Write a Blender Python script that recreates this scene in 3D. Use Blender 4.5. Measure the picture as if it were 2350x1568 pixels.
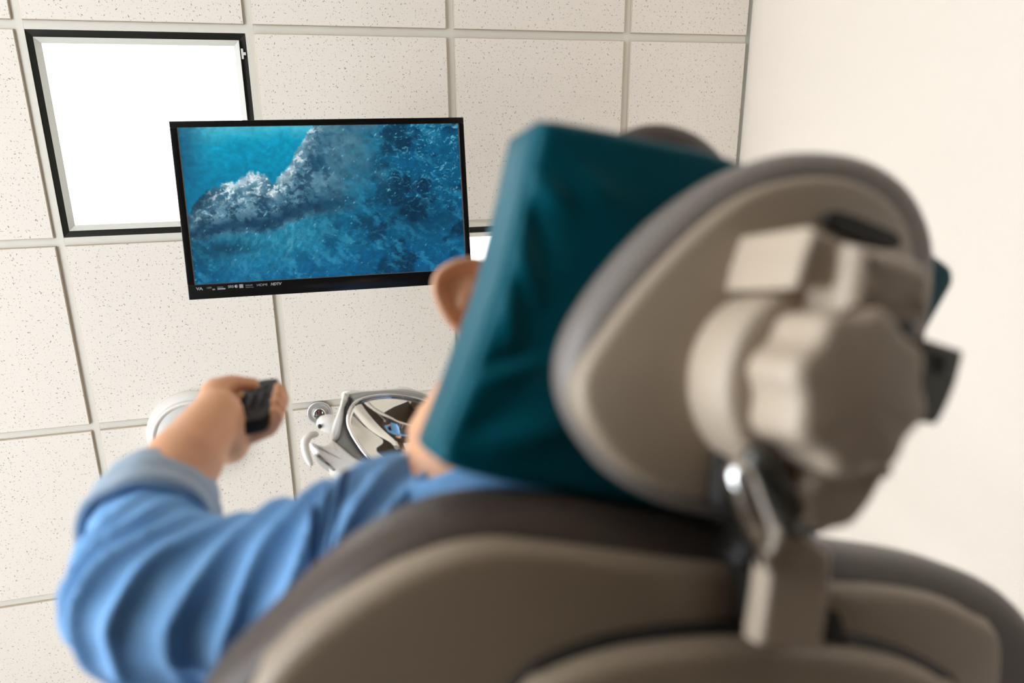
import bpy, bmesh, math, random
import numpy as np
from mathutils import Vector, Matrix, noise

# ------------------------------------------------------------------ reset
for o in list(bpy.data.objects):
    bpy.data.objects.remove(o, do_unlink=True)
scene = bpy.context.scene
COL = scene.collection
random.seed(4)
rng = np.random.default_rng(4)

# ------------------------------------------------------------------ camera
ZC = 3.0                       # ceiling height
TILE = 0.6096                  # 2 ft ceiling module
CAM = np.array([0.0, 0.0, ZC - 4.0874 * TILE])
RX = np.array([0.96525932, 0.00549388, -0.26123602])
UP = np.array([0.08362123, -0.9536938, 0.28892149])
FW = np.array([0.24755187, 0.30072904, 0.92102124])
FPX = 1678.25                  # focal length in pixels of the 2350 px frame
cam_data = bpy.data.cameras.new('camera')
cam_data.sensor_fit = 'HORIZONTAL'
cam_data.sensor_width = 36.0
cam_data.lens = 36.0 * FPX / 2350.0
cam_data.clip_start = 0.02
cam_data.dof.use_dof = True
cam_data.dof.focus_distance = 2.15
cam_data.dof.aperture_fstop = 2.2
cam = bpy.data.objects.new('camera', cam_data)
COL.objects.link(cam)
cam.matrix_world = Matrix(((RX[0], UP[0], -FW[0], CAM[0]), (RX[1], UP[1], -FW[1], CAM[1]),
                           (RX[2], UP[2], -FW[2], CAM[2]), (0, 0, 0, 1)))
scene.camera = cam

# ------------------------------------------------------------------ world, light, exposure
EXPO = 0.06
scene.view_settings.view_transform = 'Standard'
scene.view_settings.look = 'None'
scene.view_settings.gamma = 1.0
scene.view_settings.use_curve_mapping = False
scene.view_settings.exposure = EXPO
world = bpy.data.worlds.new('world')
scene.world = world
world.use_nodes = True
world.node_tree.nodes['Background'].inputs[0].default_value = (0.80, 0.90, 1.0, 1)
world.node_tree.nodes['Background'].inputs[1].default_value = 1.0
XL, XR, YB, YF = -2.35, 1.553, -2.3, 3.3        # room faces
WIN = [(-2.1, -0.8), (-0.5, 0.8), (1.1, 2.4)]             # window openings along the left wall (y ranges)
WZ0, WZ1 = 0.2, 2.05


def area_light(name, loc, rot, sx, sy, power, color):
    l = bpy.data.lights.new(name, 'AREA')
    l.shape = 'RECTANGLE'
    l.size, l.size_y, l.energy, l.color = sx, sy, power, color
    o = bpy.data.objects.new(name, l)
    o.location, o.rotation_euler = loc, rot
    COL.objects.link(o)
    return o


for _y0, _y1 in WIN:
    area_light('window_daylight', (XL - 0.16, (_y0 + _y1) / 2, (WZ0 + WZ1) / 2), (0, -math.pi / 2, 0),
               WZ1 - WZ0, _y1 - _y0, 58, (0.90, 0.945, 1.0))
try:
    scene.cycles.use_denoising = True
    scene.cycles.max_bounces = 5
    scene.cycles.diffuse_bounces = 4
    scene.cycles.glossy_bounces = 3
    scene.cycles.transmission_bounces = 2
    scene.cycles.use_adaptive_sampling = True
    scene.cycles.adaptive_threshold = 0.08
    scene.cycles.adaptive_min_samples = 16
    scene.cycles.use_light_tree = False
    scene.cycles.caustics_reflective = False
    scene.cycles.caustics_refractive = False
    scene.cycles.sample_clamp_indirect = 6.0
except Exception:
    pass

# ------------------------------------------------------------------ helpers


def Q(px, py, d):
    """point seen at photo pixel (px,py), d metres in front of the lens plane"""
    return CAM + d * ((px - 1175.0) / FPX * RX - (py - 784.0) / FPX * UP + FW)


def ray(px, py):
    return (px - 1175.0) / FPX * RX - (py - 784.0) / FPX * UP + FW


def on_z(px, py, z):
    r = ray(px, py)
    return CAM + r * (z - CAM[2]) / r[2]


def lin(c):
    return tuple(((v / 255.0) / 12.92 if v / 255.0 <= 0.04045 else ((v / 255.0 + 0.055) / 1.055) ** 2.4) for v in c)


class NT:
    def __init__(self, m):
        self.t = m.node_tree
        self.n = self.t.nodes

    def new(self, typ, **kw):
        nd = self.n.new(typ)
        for k, v in kw.items():
            setattr(nd, k, v)
        return nd

    def link(self, a, b):
        self.t.links.new(a, b)

    def math(self, op, a, b=None, c=None):
        nd = self.new('ShaderNodeMath', operation=op)
        for i, v in enumerate((a, b, c)):
            if v is None:
                continue
            if isinstance(v, (int, float)):
                nd.inputs[i].default_value = v
            else:
                self.link(v, nd.inputs[i])
        return nd.outputs[0]


def mat(name, rgb, rough=0.5, metal=0.0, var=0.0, vscale=8.0, bump=0.0, bscale=60.0, spec=None, coat=0.0, sss=0.0, rgb2=None):
    """procedural principled material: base colour with noise variation and fine relief"""
    m = bpy.data.materials.new(name)
    m.use_nodes = True
    t = NT(m)
    b = t.n['Principled BSDF']
    c = lin(rgb)
    b.inputs['Base Color'].default_value = (*c, 1)
    b.inputs['Roughness'].default_value = rough
    b.inputs['Metallic'].default_value = metal
    if spec is not None:
        b.inputs['Specular IOR Level'].default_value = spec
    if coat:
        b.inputs['Coat Weight'].default_value = coat
        b.inputs['Coat Roughness'].default_value = 0.15
    if sss:
        b.inputs['Subsurface Weight'].default_value = sss
        b.inputs['Subsurface Radius'].default_value = (0.012, 0.005, 0.003)
        b.inputs['Subsurface Scale'].default_value = 0.6
    tc = t.new('ShaderNodeTexCoord')
    if var > 0 or rgb2:
        nz = t.new('ShaderNodeTexNoise')
        nz.inputs['Scale'].default_value = vscale
        nz.inputs['Detail'].default_value = 4
        t.link(tc.outputs['Object'], nz.inputs['Vector'])
        mx = t.new('ShaderNodeMix', data_type='RGBA')
        c2 = lin(rgb2) if rgb2 else tuple(max(0, v * (1 - var)) for v in c)
        c1 = c if rgb2 else tuple(min(1, v * (1 + var)) for v in c)
        mx.inputs[6].default_value = (*c1, 1)
        mx.inputs[7].default_value = (*c2, 1)
        t.link(nz.outputs['Fac'], mx.inputs[0])
        t.link(mx.outputs[2], b.inputs['Base Color'])
    if bump > 0:
        nb = t.new('ShaderNodeTexNoise')
        nb.inputs['Scale'].default_value = bscale
        nb.inputs['Detail'].default_value = 3
        t.link(tc.outputs['Object'], nb.inputs['Vector'])
        bp = t.new('ShaderNodeBump')
        bp.inputs['Strength'].default_value = bump
        bp.inputs['Distance'].default_value = 0.002
        t.link(nb.outputs['Fac'], bp.inputs['Height'])
        t.link(bp.outputs['Normal'], b.inputs['Normal'])
    return m


def emis(name, rgb, strength):
    m = bpy.data.materials.new(name)
    m.use_nodes = True
    b = m.node_tree.nodes['Principled BSDF']
    b.inputs['Base Color'].default_value = (0.8, 0.8, 0.8, 1)
    b.inputs['Emission Color'].default_value = (*lin(rgb), 1)
    b.inputs['Emission Strength'].default_value = strength
    return m


def empty(name, loc, label=None, cat=None, kind=None, group=None):
    o = bpy.data.objects.new(name, None)
    o.empty_display_size = 0.05
    o.location = [float(v) for v in loc]
    COL.objects.link(o)
    tag(o, label, cat, kind, group)
    return o


def tag(o, label=None, cat=None, kind=None, group=None):
    if label:
        o['label'] = label
    if cat:
        o['category'] = cat
    if kind:
        o['kind'] = kind
    if group:
        o['group'] = group
    return o


def wpos(o):
    p = Vector(o.location)
    while o.parent:
        o = o.parent
        p += o.location
    return p


def mesh_obj(name, verts, faces, m, parent=None, smooth=True, label=None, loc=None):
    """one mesh object; verts are given in world space"""
    v = np.asarray(verts, float)
    org = np.array(loc, float) if loc is not None else v.mean(0)
    me = bpy.data.meshes.new(name)
    me.from_pydata([tuple(p) for p in (v - org)], [], faces)
    me.materials.append(m)
    if smooth:
        for p in me.polygons:
            p.use_smooth = True
    me.update()
    o = bpy.data.objects.new(name, me)
    COL.objects.link(o)
    if parent is not None:
        o.parent = parent
        o.location = Vector(org) - wpos(parent)
    else:
        o.location = org
    if label:
        o['label'] = label
    return o


def fix_normals(o):
    bm = bmesh.new()
    bm.from_mesh(o.data)
    bmesh.ops.recalc_face_normals(bm, faces=bm.faces)
    bm.to_mesh(o.data)
    bm.free()
    return o


def box_vf(lo, hi, axes=None, org=(0, 0, 0)):
    (x0, y0, z0), (x1, y1, z1) = lo, hi
    v = np.array([(x0, y0, z0), (x1, y0, z0), (x1, y1, z0), (x0, y1, z0), (x0, y0, z1), (x1, y0, z1), (x1, y1, z1), (x0, y1, z1)], float)
    if axes is not None:
        v = v @ np.asarray(axes, float)
    v = v + np.asarray(org, float)
    f = [(0, 3, 2, 1), (4, 5, 6, 7), (0, 1, 5, 4), (1, 2, 6, 5), (2, 3, 7, 6), (3, 0, 4, 7)]
    return v, f


def box(name, lo, hi, m, parent=None, axes=None, org=(0, 0, 0), bevel=0.0, smooth=False, label=None):
    v, f = box_vf(lo, hi, axes, org)
    o = mesh_obj(name, v, f, m, parent, smooth, label)
    if bevel > 0:
        bm = bmesh.new()
        bm.from_mesh(o.data)
        bmesh.ops.recalc_face_normals(bm, faces=bm.faces)
        bmesh.ops.bevel(bm, geom=bm.edges[:], offset=bevel, segments=3, profile=0.5, affect='EDGES')
        bm.to_mesh(o.data)
        bm.free()
        for p in o.data.polygons:
            p.use_smooth = True
    return o


def catmull(pts, n, closed=True):
    p = np.asarray(pts, float)
    N = len(p)
    segs = N if closed else N - 1
    out = []
    per = max(2, n // segs)
    for i in range(segs):
        if closed:
            p0, p1, p2, p3 = p[(i - 1) % N], p[i], p[(i + 1) % N], p[(i + 2) % N]
        else:
            p0, p1, p2, p3 = p[max(i - 1, 0)], p[i], p[i + 1], p[min(i + 2, N - 1)]
        for k in range(per):
            t = k / per
            out.append(0.5 * ((2 * p1) + (-p0 + p2) * t + (2 * p0 - 5 * p1 + 4 * p2 - p3) * t * t + (-p0 + 3 * p1 - 3 * p2 + p3) * t ** 3))
    if not closed:
        out.append(p[-1])
    return np.array(out)


def resample(poly, n):
    p = np.vstack([poly, poly[:1]])
    d = np.r_[0, np.cumsum(np.linalg.norm(np.diff(p, axis=0), axis=1))]
    s = np.linspace(0, d[-1], n, endpoint=False)
    return np.stack([np.interp(s, d, p[:, i]) for i in range(p.shape[1])], 1)


def inset2d(poly, dist):
    """offset a closed 2-D outline inwards"""
    nx = np.roll(poly, -1, 0) - np.roll(poly, 1, 0)
    nrm = np.stack([-nx[:, 1], nx[:, 0]], 1)
    nrm /= np.linalg.norm(nrm, axis=1)[:, None] + 1e-9
    area = 0.5 * np.sum(poly[:, 0] * np.roll(poly[:, 1], -1) - np.roll(poly[:, 0], -1) * poly[:, 1])
    if area < 0:
        nrm = -nrm
    q = poly + nrm * dist
    for _ in range(2):
        q = 0.25 * np.roll(q, 1, 0) + 0.5 * q + 0.25 * np.roll(q, -1, 0)
    return q


class Frame:
    """a (possibly barrel-curved) reference surface: b right, a along, n out"""

    def __init__(self, P0, b, a, n, k=0.0, ka=0.0):
        self.P0, self.b, self.a, self.n, self.k, self.ka = map(lambda v: np.asarray(v, float), (P0, b, a, n, k, ka))

    def to3(self, q, h):
        q = np.atleast_2d(q)
        h = np.broadcast_to(h, (len(q),))
        hh = h - self.k * q[:, 0] ** 2 - self.ka * q[:, 1] ** 2
        return self.P0 + q[:, :1] * self.b + q[:, 1:2] * self.a + hh[:, None] * self.n

    def px(self, pts, h=0.0):
        """local coordinates of the surface points seen at photo pixels"""
        out = []
        for x, y in pts:
            r = ray(x, y)
            t = ((self.P0 - CAM) @ self.n + h) / (r @ self.n)
            for _ in range(40):
                rel = CAM + t * r - self.P0
                be, al = rel @ self.b, rel @ self.a
                g = rel @ self.n - h + self.k * be * be + self.ka * al * al
                dg = r @ self.n + 2 * self.k * be * (r @ self.b) + 2 * self.ka * al * (r @ self.a)
                if abs(dg) < 0.15:
                    dg = math.copysign(0.15, dg if dg else -1)
                t -= max(-0.05, min(0.05, g / dg))
            rel = CAM + t * r - self.P0
            out.append((rel @ self.b, rel @ self.a))
        return np.array(out)


def puff(name, fr, outline, prof, m, parent, dome=0.0, back_dome=0.0, n=96, caps=7, label=None, disp=None, sharp=False, center=None):
    """closed solid over an outline (local 2-D); prof = [(inset, height)...] from the back edge to the front edge"""
    poly = resample(np.asarray(outline, float) if sharp else catmull(outline, n * 2), n)
    cen = np.asarray(center, float) if center is not None else poly.mean(0)
    rings = []
    i0, h0 = prof[0]
    first = inset2d(poly, i0) if i0 else poly
    for k in range(caps):
        r = (k + 0.35) / caps
        rings.append((cen + (first - cen) * r, h0 - back_dome * (1 - r * r)))
    for i, h in prof:
        rings.append((inset2d(poly, i) if i else poly, h))
    i1, h1 = prof[-1]
    last = inset2d(poly, i1) if i1 else poly
    for k in range(caps - 1, -1, -1):
        r = (k + 0.35) / caps
        rings.append((cen + (last - cen) * r, h1 + dome * (1 - r * r)))
    V, F = [], []
    for q, h in rings:
        hh = np.full(len(q), h, float)
        if disp is not None:
            hh = hh + disp(q, h)
        V.append(fr.to3(q, hh))
    V = np.vstack(V)
    R = len(rings)
    for r in range(R - 1):
        for j in range(n):
            a, b_ = r * n + j, r * n + (j + 1) % n
            F.append((a, b_, b_ + n, a + n))
    F.append(tuple(range(n - 1, -1, -1)))
    F.append(tuple((R - 1) * n + j for j in range(n)))
    return fix_normals(mesh_obj(name, V, F, m, parent, True, label))


def round_prof(inset, h0, h1, r, steps=5, r0=None):
    """rounded edge profile from h0 (back) to h1 (front)"""
    r0 = r if r0 is None else r0
    pr = []
    for k in range(steps + 1):
        a = math.pi / 2 * k / steps
        pr.append((inset + r0 * (1 - math.sin(a)), h0 + r0 * (1 - math.cos(a))))
    for k in range(steps + 1):
        a = math.pi / 2 * k / steps
        pr.append((inset + r * (1 - math.cos(a)), h1 - r * (1 - math.sin(a))))
    return pr


def frames_along(pts):
    p = np.asarray(pts, float)
    t = np.gradient(p, axis=0)
    t /= np.linalg.norm(t, axis=1)[:, None] + 1e-12
    ref = np.array([0.3, 0.2, 0.93])
    if abs(t[0] @ ref) > 0.9:
        ref = np.array([1.0, 0, 0])
    u = ref - t[0] * (ref @ t[0])
    u /= np.linalg.norm(u)
    U = []
    for k in range(len(p)):
        u = u - t[k] * (u @ t[k])
        u /= np.linalg.norm(u) + 1e-12
        U.append(u)
    U = np.array(U)
    return p, t, U, np.cross(t, U)


def tube_vf(path, rad, seg=16, cap=True, flat=None):
    p, t, U, W_ = frames_along(path)
    rad = np.broadcast_to(rad, (len(p),))
    V, F = [], []
    ang = np.linspace(0, 2 * math.pi, seg, endpoint=False)
    rings = []
    if cap:   # rounded ends
        for k in (0.25, 0.7):
            rings.append((p[0] - t[0] * rad[0] * math.sqrt(1 - k * k), U[0], W_[0], rad[0] * k))
    for i in range(len(p)):
        rings.append((p[i], U[i], W_[i], rad[i]))
    if cap:
        for k in (0.7, 0.25):
            rings.append((p[-1] + t[-1] * rad[-1] * math.sqrt(1 - k * k), U[-1], W_[-1], rad[-1] * k))
    for c, u, w, r in rings:
        fl = 1.0 if flat is None else flat
        V.append(c + r * (np.cos(ang)[:, None] * u + fl * np.sin(ang)[:, None] * w))
    V = np.vstack(V)
    for r in range(len(rings) - 1):
        for j in range(seg):
            a, b_ = r * seg + j, r * seg + (j + 1) % seg
            F.append((a, b_, b_ + seg, a + seg))
    F.append(tuple(range(seg - 1, -1, -1)))
    F.append(tuple((len(rings) - 1) * seg + j for j in range(seg)))
    return V, F


def tube(name, path, rad, m, parent=None, seg=16, label=None, smooth_path=0, flat=None):
    path = np.asarray(path, float)
    rad = np.broadcast_to(np.asarray(rad, float), (len(path),))
    if smooth_path:
        pr = catmull(np.hstack([path, rad[:, None]]), smooth_path, closed=False)
        path, rad = pr[:, :3], pr[:, 3]
    V, F = tube_vf(path, rad, seg, True, flat)
    return fix_normals(mesh_obj(name, V, F, m, parent, True, label))


def lathe(name, org, axis, prof, m, parent=None, seg=40, label=None, lobes=None, u=None):
    """surface of revolution; prof = [(radius, height)...] along axis, closed at both ends"""
    axis = np.asarray(axis, float)
    axis = axis / np.linalg.norm(axis)
    ref = np.array([1.0, 0, 0]) if u is None else np.asarray(u, float)
    if abs(ref @ axis) > 0.95:
        ref = np.array([0, 1.0, 0])
    U = ref - axis * (ref @ axis)
    U /= np.linalg.norm(U)
    W_ = np.cross(axis, U)
    ang = np.linspace(0, 2 * math.pi, seg, endpoint=False)
    V, F = [], []
    for r, h in prof:
        rr = np.full(seg, max(r, 1e-5))
        if lobes:
            rr = rr * (1 + lobes[1] * np.cos(lobes[0] * ang + lobes[2]))
        V.append(np.asarray(org) + rr[:, None] * (np.cos(ang)[:, None] * U + np.sin(ang)[:, None] * W_) + h * axis)
    V = np.vstack(V)
    for r in range(len(prof) - 1):
        for j in range(seg):
            a, b_ = r * seg + j, r * seg + (j + 1) % seg
            F.append((a, b_, b_ + seg, a + seg))
    F.append(tuple(range(seg - 1, -1, -1)))
    F.append(tuple((len(prof) - 1) * seg + j for j in range(seg)))
    return fix_normals(mesh_obj(name, V, F, m, parent, True, label))


def auto_sharp(o, deg=35):
    """flat-shade hard edges"""
    bm = bmesh.new()
    bm.from_mesh(o.data)
    lim = math.radians(deg)
    for e in bm.edges:
        if len(e.link_faces) == 2 and e.calc_face_angle(0) > lim:
            e.smooth = False
    bm.to_mesh(o.data)
    bm.free()
    return o


def fuse(name, parts, voxel, m, parent, smooth_it=6, label=None, disp=None):
    """fuse overlapping closed shapes (V,F lists) into one continuous skin"""
    V, F, off = [], [], 0
    for v, f in parts:
        V.append(v)
        F += [tuple(i + off for i in q) for q in f]
        off += len(v)
    V = np.vstack(V)
    tmp = bpy.data.meshes.new('tmp')
    tmp.from_pydata([tuple(p) for p in V], [], F)
    bm = bmesh.new()
    bm.from_mesh(tmp)
    bmesh.ops.recalc_face_normals(bm, faces=bm.faces)
    bm.to_mesh(tmp)
    bm.free()
    to = bpy.data.objects.new('tmp', tmp)
    COL.objects.link(to)
    r = to.modifiers.new('r', 'REMESH')
    r.mode = 'VOXEL'
    r.voxel_size = voxel
    r.adaptivity = 0.0
    if smooth_it:
        s = to.modifiers.new('s', 'SMOOTH')
        s.factor = 0.5
        s.iterations = smooth_it
    dg = bpy.context.evaluated_depsgraph_get()
    me = bpy.data.meshes.new_from_object(to.evaluated_get(dg))
    bpy.data.objects.remove(to, do_unlink=True)
    nv = len(me.vertices)
    co = np.empty(nv * 3)
    me.vertices.foreach_get('co', co)
    co = co.reshape(-1, 3)
    if disp is not None:
        nr = np.empty(nv * 3)
        me.vertices.foreach_get('normal', nr)
        nr = nr.reshape(-1, 3)
        co = co + nr * disp(co, nr)[:, None]
    org = co.mean(0)
    me.vertices.foreach_set('co', (co - org).ravel())
    me.materials.clear()
    me.materials.append(m)
    for p in me.polygons:
        p.use_smooth = True
    me.update()
    me.name = name
    o = bpy.data.objects.new(name, me)
    COL.objects.link(o)
    if parent is not None:
        o.parent = parent
        o.location = Vector(org) - wpos(parent)
    else:
        o.location = org
    if label:
        o['label'] = label
    return o


def caps_vf(p0, p1, r0, r1, seg=20, flat=None):
    p0, p1 = np.asarray(p0, float), np.asarray(p1, float)
    return tube_vf(np.array([p0 + (p1 - p0) * t for t in np.linspace(0, 1, 5)]), np.linspace(r0, r1, 5), seg, True, flat)


def ell_vf(c, axes, rad, seg=28, ringn=16):
    """ellipsoid; axes = three unit rows"""
    c, axes = np.asarray(c, float), np.asarray(axes, float)
    th = np.linspace(0, math.pi, ringn + 1)[1:-1]
    ph = np.linspace(0, 2 * math.pi, seg, endpoint=False)
    V, F = [], []
    for t in th:
        for p in ph:
            V.append(c + rad[0] * math.sin(t) * math.cos(p) * axes[0] + rad[1] * math.sin(t) * math.sin(p) * axes[1] + rad[2] * math.cos(t) * axes[2])
    for r in range(len(th) - 1):
        for j in range(seg):
            a, b_ = r * seg + j, r * seg + (j + 1) % seg
            F.append((a, b_, b_ + seg, a + seg))
    V.append(c + rad[2] * axes[2])
    V.append(c - rad[2] * axes[2])
    k = len(V)
    for j in range(seg):
        F.append((k - 2, (j + 1) % seg, j))
        a = (len(th) - 1) * seg
        F.append((k - 1, a + j, a + (j + 1) % seg))
    return np.array(V), F


# ------------------------------------------------------------------ materials
M = {}
M['wall'] = mat('painted_wall', (236, 227, 215), 0.75, var=0.015, vscale=2, bump=0.35, bscale=180)
M['floor'] = mat('vinyl_floor', (50, 37, 24), 0.45, var=0.12, vscale=5, bump=0.1, bscale=40)
M['rail'] = mat('grid_rail_metal', (230, 225, 213), 0.45, var=0.02, vscale=5)
M['ceiling_back'] = mat('plenum_board', (205, 200, 190), 0.9)
M['angle'] = mat('wall_angle_metal', (186, 187, 178), 0.5)
M['trim'] = mat('white_trim', (246, 245, 242), 0.4)
M['black_frame'] = mat('black_fixture_frame', (30, 30, 24), 0.35, bump=0.05)
M['inner_frame'] = mat('grey_fixture_bevel', (205, 204, 196), 0.4)
M['panel'] = emis('light_panel_diffuser', (255, 253, 248), 3.0)
M['white_plastic'] = mat('white_plastic', (232, 229, 222), 0.35, var=0.02)
M['lamp_white'] = mat('lamp_white_plastic', (226, 222, 214), 0.35)
M['lamp_grey'] = mat('lamp_grey_plastic', (150, 150, 144), 0.4)
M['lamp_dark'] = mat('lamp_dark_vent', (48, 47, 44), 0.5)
M['chrome'] = mat('polished_chrome', (238, 238, 236), 0.06, metal=1.0)
M['satin'] = mat('satin_chrome', (225, 224, 220), 0.28, metal=0.55)
M['mirror'] = mat('lamp_mirror', (245, 243, 238), 0.03, metal=1.0)
M['tv_black'] = mat('tv_gloss_black', (12, 12, 12), 0.18, spec=0.5)
M['tv_edge'] = mat('tv_screen_edge', (95, 84, 78), 0.3)
M['print'] = mat('grey_print', (150, 150, 150), 0.5)
M['head_rim'] = mat('lit_taupe_upholstery', (132, 124, 118), 0.42, var=0.04, vscale=20, bump=0.1, bscale=260)  # paler copy of the upholstery, window light on the rim put into its colour
M['shell'] = mat('beige_shell_plastic', (164, 148, 128), 0.38, var=0.03, vscale=14, bump=0.04, bscale=400)
M['upholstery'] = mat('taupe_upholstery', (78, 67, 59), 0.42, var=0.05, vscale=20, bump=0.12, bscale=260)
M['mech'] = mat('beige_mechanism_plastic', (188, 172, 152), 0.4, var=0.02, vscale=20)
M['gap_shade'] = mat('painted_gap_shade', (30, 26, 22), 0.6)  # near-black fill, shade inside gaps and openings put into the colour
M['steel'] = mat('brushed_steel_bracket', (92, 92, 88), 0.4, metal=0.7)
M['teal'] = mat('teal_leatherette', (0, 84, 99), 0.42, var=0.08, vscale=10, bump=0.08, bscale=220, spec=0.12)
M['denim'] = mat('blue_denim', (98, 156, 214), 0.85, rgb2=(134, 182, 228), vscale=30, bump=0.25, bscale=700)
M['denim_in'] = mat('denim_reverse', (176, 190, 202), 0.9, rgb2=(140, 162, 184), vscale=60, bump=0.3, bscale=700)
M['denim_dark'] = mat('denim_seam', (34, 68, 112), 0.9, bump=0.3, bscale=500)
M['skin'] = mat('skin', (230, 176, 136), 0.5, rgb2=(216, 154, 114), vscale=18, bump=0.1, bscale=300)
M['hair'] = mat('dark_brown_hair', (46, 32, 25), 0.55, var=0.3, vscale=60, bump=0.6, bscale=160)
M['trousers'] = mat('dark_trousers', (52, 56, 66), 0.85, bump=0.2, bscale=500)
M['remote'] = mat('remote_black_plastic', (22, 20, 19), 0.6, spec=0.25)
M['remote_button'] = mat('remote_button_rubber', (44, 42, 40), 0.7, spec=0.2)
M['wood'] = mat('brown_door_wood', (92, 72, 58), 0.5, var=0.2, vscale=6)


def tile_material():
    """mineral-fibre ceiling board: white with short dark fissures and pinholes"""
    m = bpy.data.materials.new('mineral_fibre_tile')
    m.use_nodes = True
    t = NT(m)
    b = t.n['Principled BSDF']
    b.inputs['Roughness'].default_value = 0.9
    tc = t.new('ShaderNodeTexCoord')
    oi = t.new('ShaderNodeObjectInfo')
    off = t.new('ShaderNodeVectorMath', operation='SCALE')
    t.link(oi.outputs['Location'], off.inputs[0])
    off.inputs['Scale'].default_value = 7.31
    add = t.new('ShaderNodeVectorMath', operation='ADD')
    t.link(tc.outputs['Object'], add.inputs[0])
    t.link(off.outputs[0], add.inputs[1])
    flat = t.new('ShaderNodeVectorMath', operation='MULTIPLY')
    t.link(add.outputs[0], flat.inputs[0])
    flat.inputs[1].default_value = (1, 1, 0)

    def flecks(scale, stretch, rmin, rmax, shift):
        sh = t.new('ShaderNodeVectorMath', operation='ADD')
        t.link(flat.outputs[0], sh.inputs[0])
        sh.inputs[1].default_value = (shift, shift * 1.7, 0)
        vo = t.new('ShaderNodeTexVoronoi')
        vo.voronoi_dimensions = '2D'
        vo.inputs['Scale'].default_value = scale
        t.link(sh.outputs[0], vo.inputs['Vector'])
        sub = t.new('ShaderNodeVectorMath', operation='SUBTRACT')
        t.link(sh.outputs[0], sub.inputs[0])
        t.link(vo.outputs['Position'], sub.inputs[1])
        sep = t.new('ShaderNodeSeparateColor')
        t.link(vo.outputs['Color'], sep.inputs[0])
        rot = t.new('ShaderNodeVectorRotate', rotation_type='Z_AXIS')
        t.link(sub.outputs[0], rot.inputs['Vector'])
        t.link(t.math('MULTIPLY', sep.outputs[0], 6.283), rot.inputs['Angle'])
        # voronoi position is in texture space / scale: stretch one axis into a short stroke
        st = t.new('ShaderNodeVectorMath', operation='MULTIPLY')
        t.link(rot.outputs[0], st.inputs[0])
        st.inputs[1].default_value = (1.0 / stretch, 1.0, 0)
        ln = t.new('ShaderNodeVectorMath', operation='LENGTH')
        t.link(st.outputs[0], ln.inputs[0])
        rad = t.math('MULTIPLY_ADD', t.math('POWER', sep.outputs[1], 1.3), rmax - rmin, rmin)
        d = t.math('SUBTRACT', rad, ln.outputs['Value'])
        return t.math('MULTIPLY', t.math('MINIMUM', t.math('MAXIMUM', t.math('DIVIDE', d, 0.0007), 0.0), 1.0),
                      t.math('MULTIPLY_ADD', sep.outputs[2], 0.75, 0.25))
    a = flecks(58.0, 2.6, 0.0004, 0.0017, 0.0)
    c = flecks(88.0, 1.5, 0.0002, 0.0014, 3.37)
    e = flecks(66.0, 1.9, 0.0003, 0.0016, 9.1)
    s = t.math('MAXIMUM', t.math('MAXIMUM', a, c), e)
    mx = t.new('ShaderNodeMix', data_type='RGBA')
    mx.inputs[6].default_value = (*lin((242, 234, 223)), 1)
    mx.inputs[7].default_value = (*lin((96, 90, 80)), 1)
    t.link(t.math('MULTIPLY', s, 0.86), mx.inputs[0])
    t.link(mx.outputs[2], b.inputs['Base Color'])
    nz = t.new('ShaderNodeTexNoise')
    nz.inputs['Scale'].default_value = 350
    t.link(tc.outputs['Object'], nz.inputs['Vector'])
    hgt = t.math('MULTIPLY', nz.outputs['Fac'], 0.3)
    bp = t.new('ShaderNodeBump')
    bp.inputs['Strength'].default_value = 0.35
    bp.inputs['Distance'].default_value = 0.0015
    t.link(hgt, bp.inputs['Height'])
    t.link(bp.outputs['Normal'], b.inputs['Normal'])
    return m


M['tile'] = tile_material()
M['tile_edge'] = mat('tile_cut_edge', (206, 192, 172), 0.9, bump=0.3, bscale=300)

# ------------------------------------------------------------------ room shell
XW = lambda u: (u - 1.2298) * TILE
YW = lambda v: (v - 0.3904) * TILE


def struct(o):
    o['kind'] = 'structure'
    return o


struct(box('floor', (XL - 0.1, YB - 0.1, -0.05), (XR + 0.1, YF + 0.1, 0.0), M['floor']))
struct(box('wall_right', (XR, YB - 0.1, 0.0), (XR + 0.1, YF + 0.1, ZC + 0.06), M['wall']))
struct(box('wall_back', (XL, YB - 0.1, 0.0), (XR, YB, ZC + 0.06), M['wall']))
struct(box('wall_front', (XL, YF, 0.0), (XR, YF + 0.1, ZC + 0.06), M['wall']))


def wall_with_holes():
    V, F = [], []

    def add(lo, hi):
        v, f = box_vf(lo, hi)
        o = sum(len(x) for x in V)
        V.append(v)
        F.extend(tuple(i + o for i in q) for q in f)
    x0, x1 = XL - 0.1, XL
    add((x0, YB - .1, 0), (x1, YF + .1, WZ0))
    add((x0, YB - .1, WZ1), (x1, YF + .1, ZC + .06))
    ys = [YB - .1] + [y for w in WIN for y in w] + [YF + .1]
    for i in range(0, len(ys), 2):
        add((x0, ys[i], WZ0), (x1, ys[i + 1], WZ1))
    return struct(mesh_obj('wall_left', np.vstack(V), F, M['wall'], None, False))


wall_with_holes()
for i, (y0, y1) in enumerate(WIN):
    w = empty('window_%d' % (i + 1), (XL, (y0 + y1) / 2, WZ0), kind='structure')
    t_ = 0.05
    for lo, hi in (((XL - .09, y0, WZ0), (XL + .01, y0 + t_, WZ1)), ((XL - .09, y1 - t_, WZ0), (XL + .01, y1, WZ1)),
                   ((XL - .09, y0 + t_, WZ0), (XL + .01, y1 - t_, WZ0 + t_)), ((XL - .09, y0 + t_, WZ1 - t_), (XL + .01, y1 - t_, WZ1)),
                   ((XL - .08, (y0 + y1) / 2 - .025, WZ0 + t_), (XL, (y0 + y1) / 2 + .025, WZ1 - t_))):
        box('window_frame', lo, hi, M['trim'], w)
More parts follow.
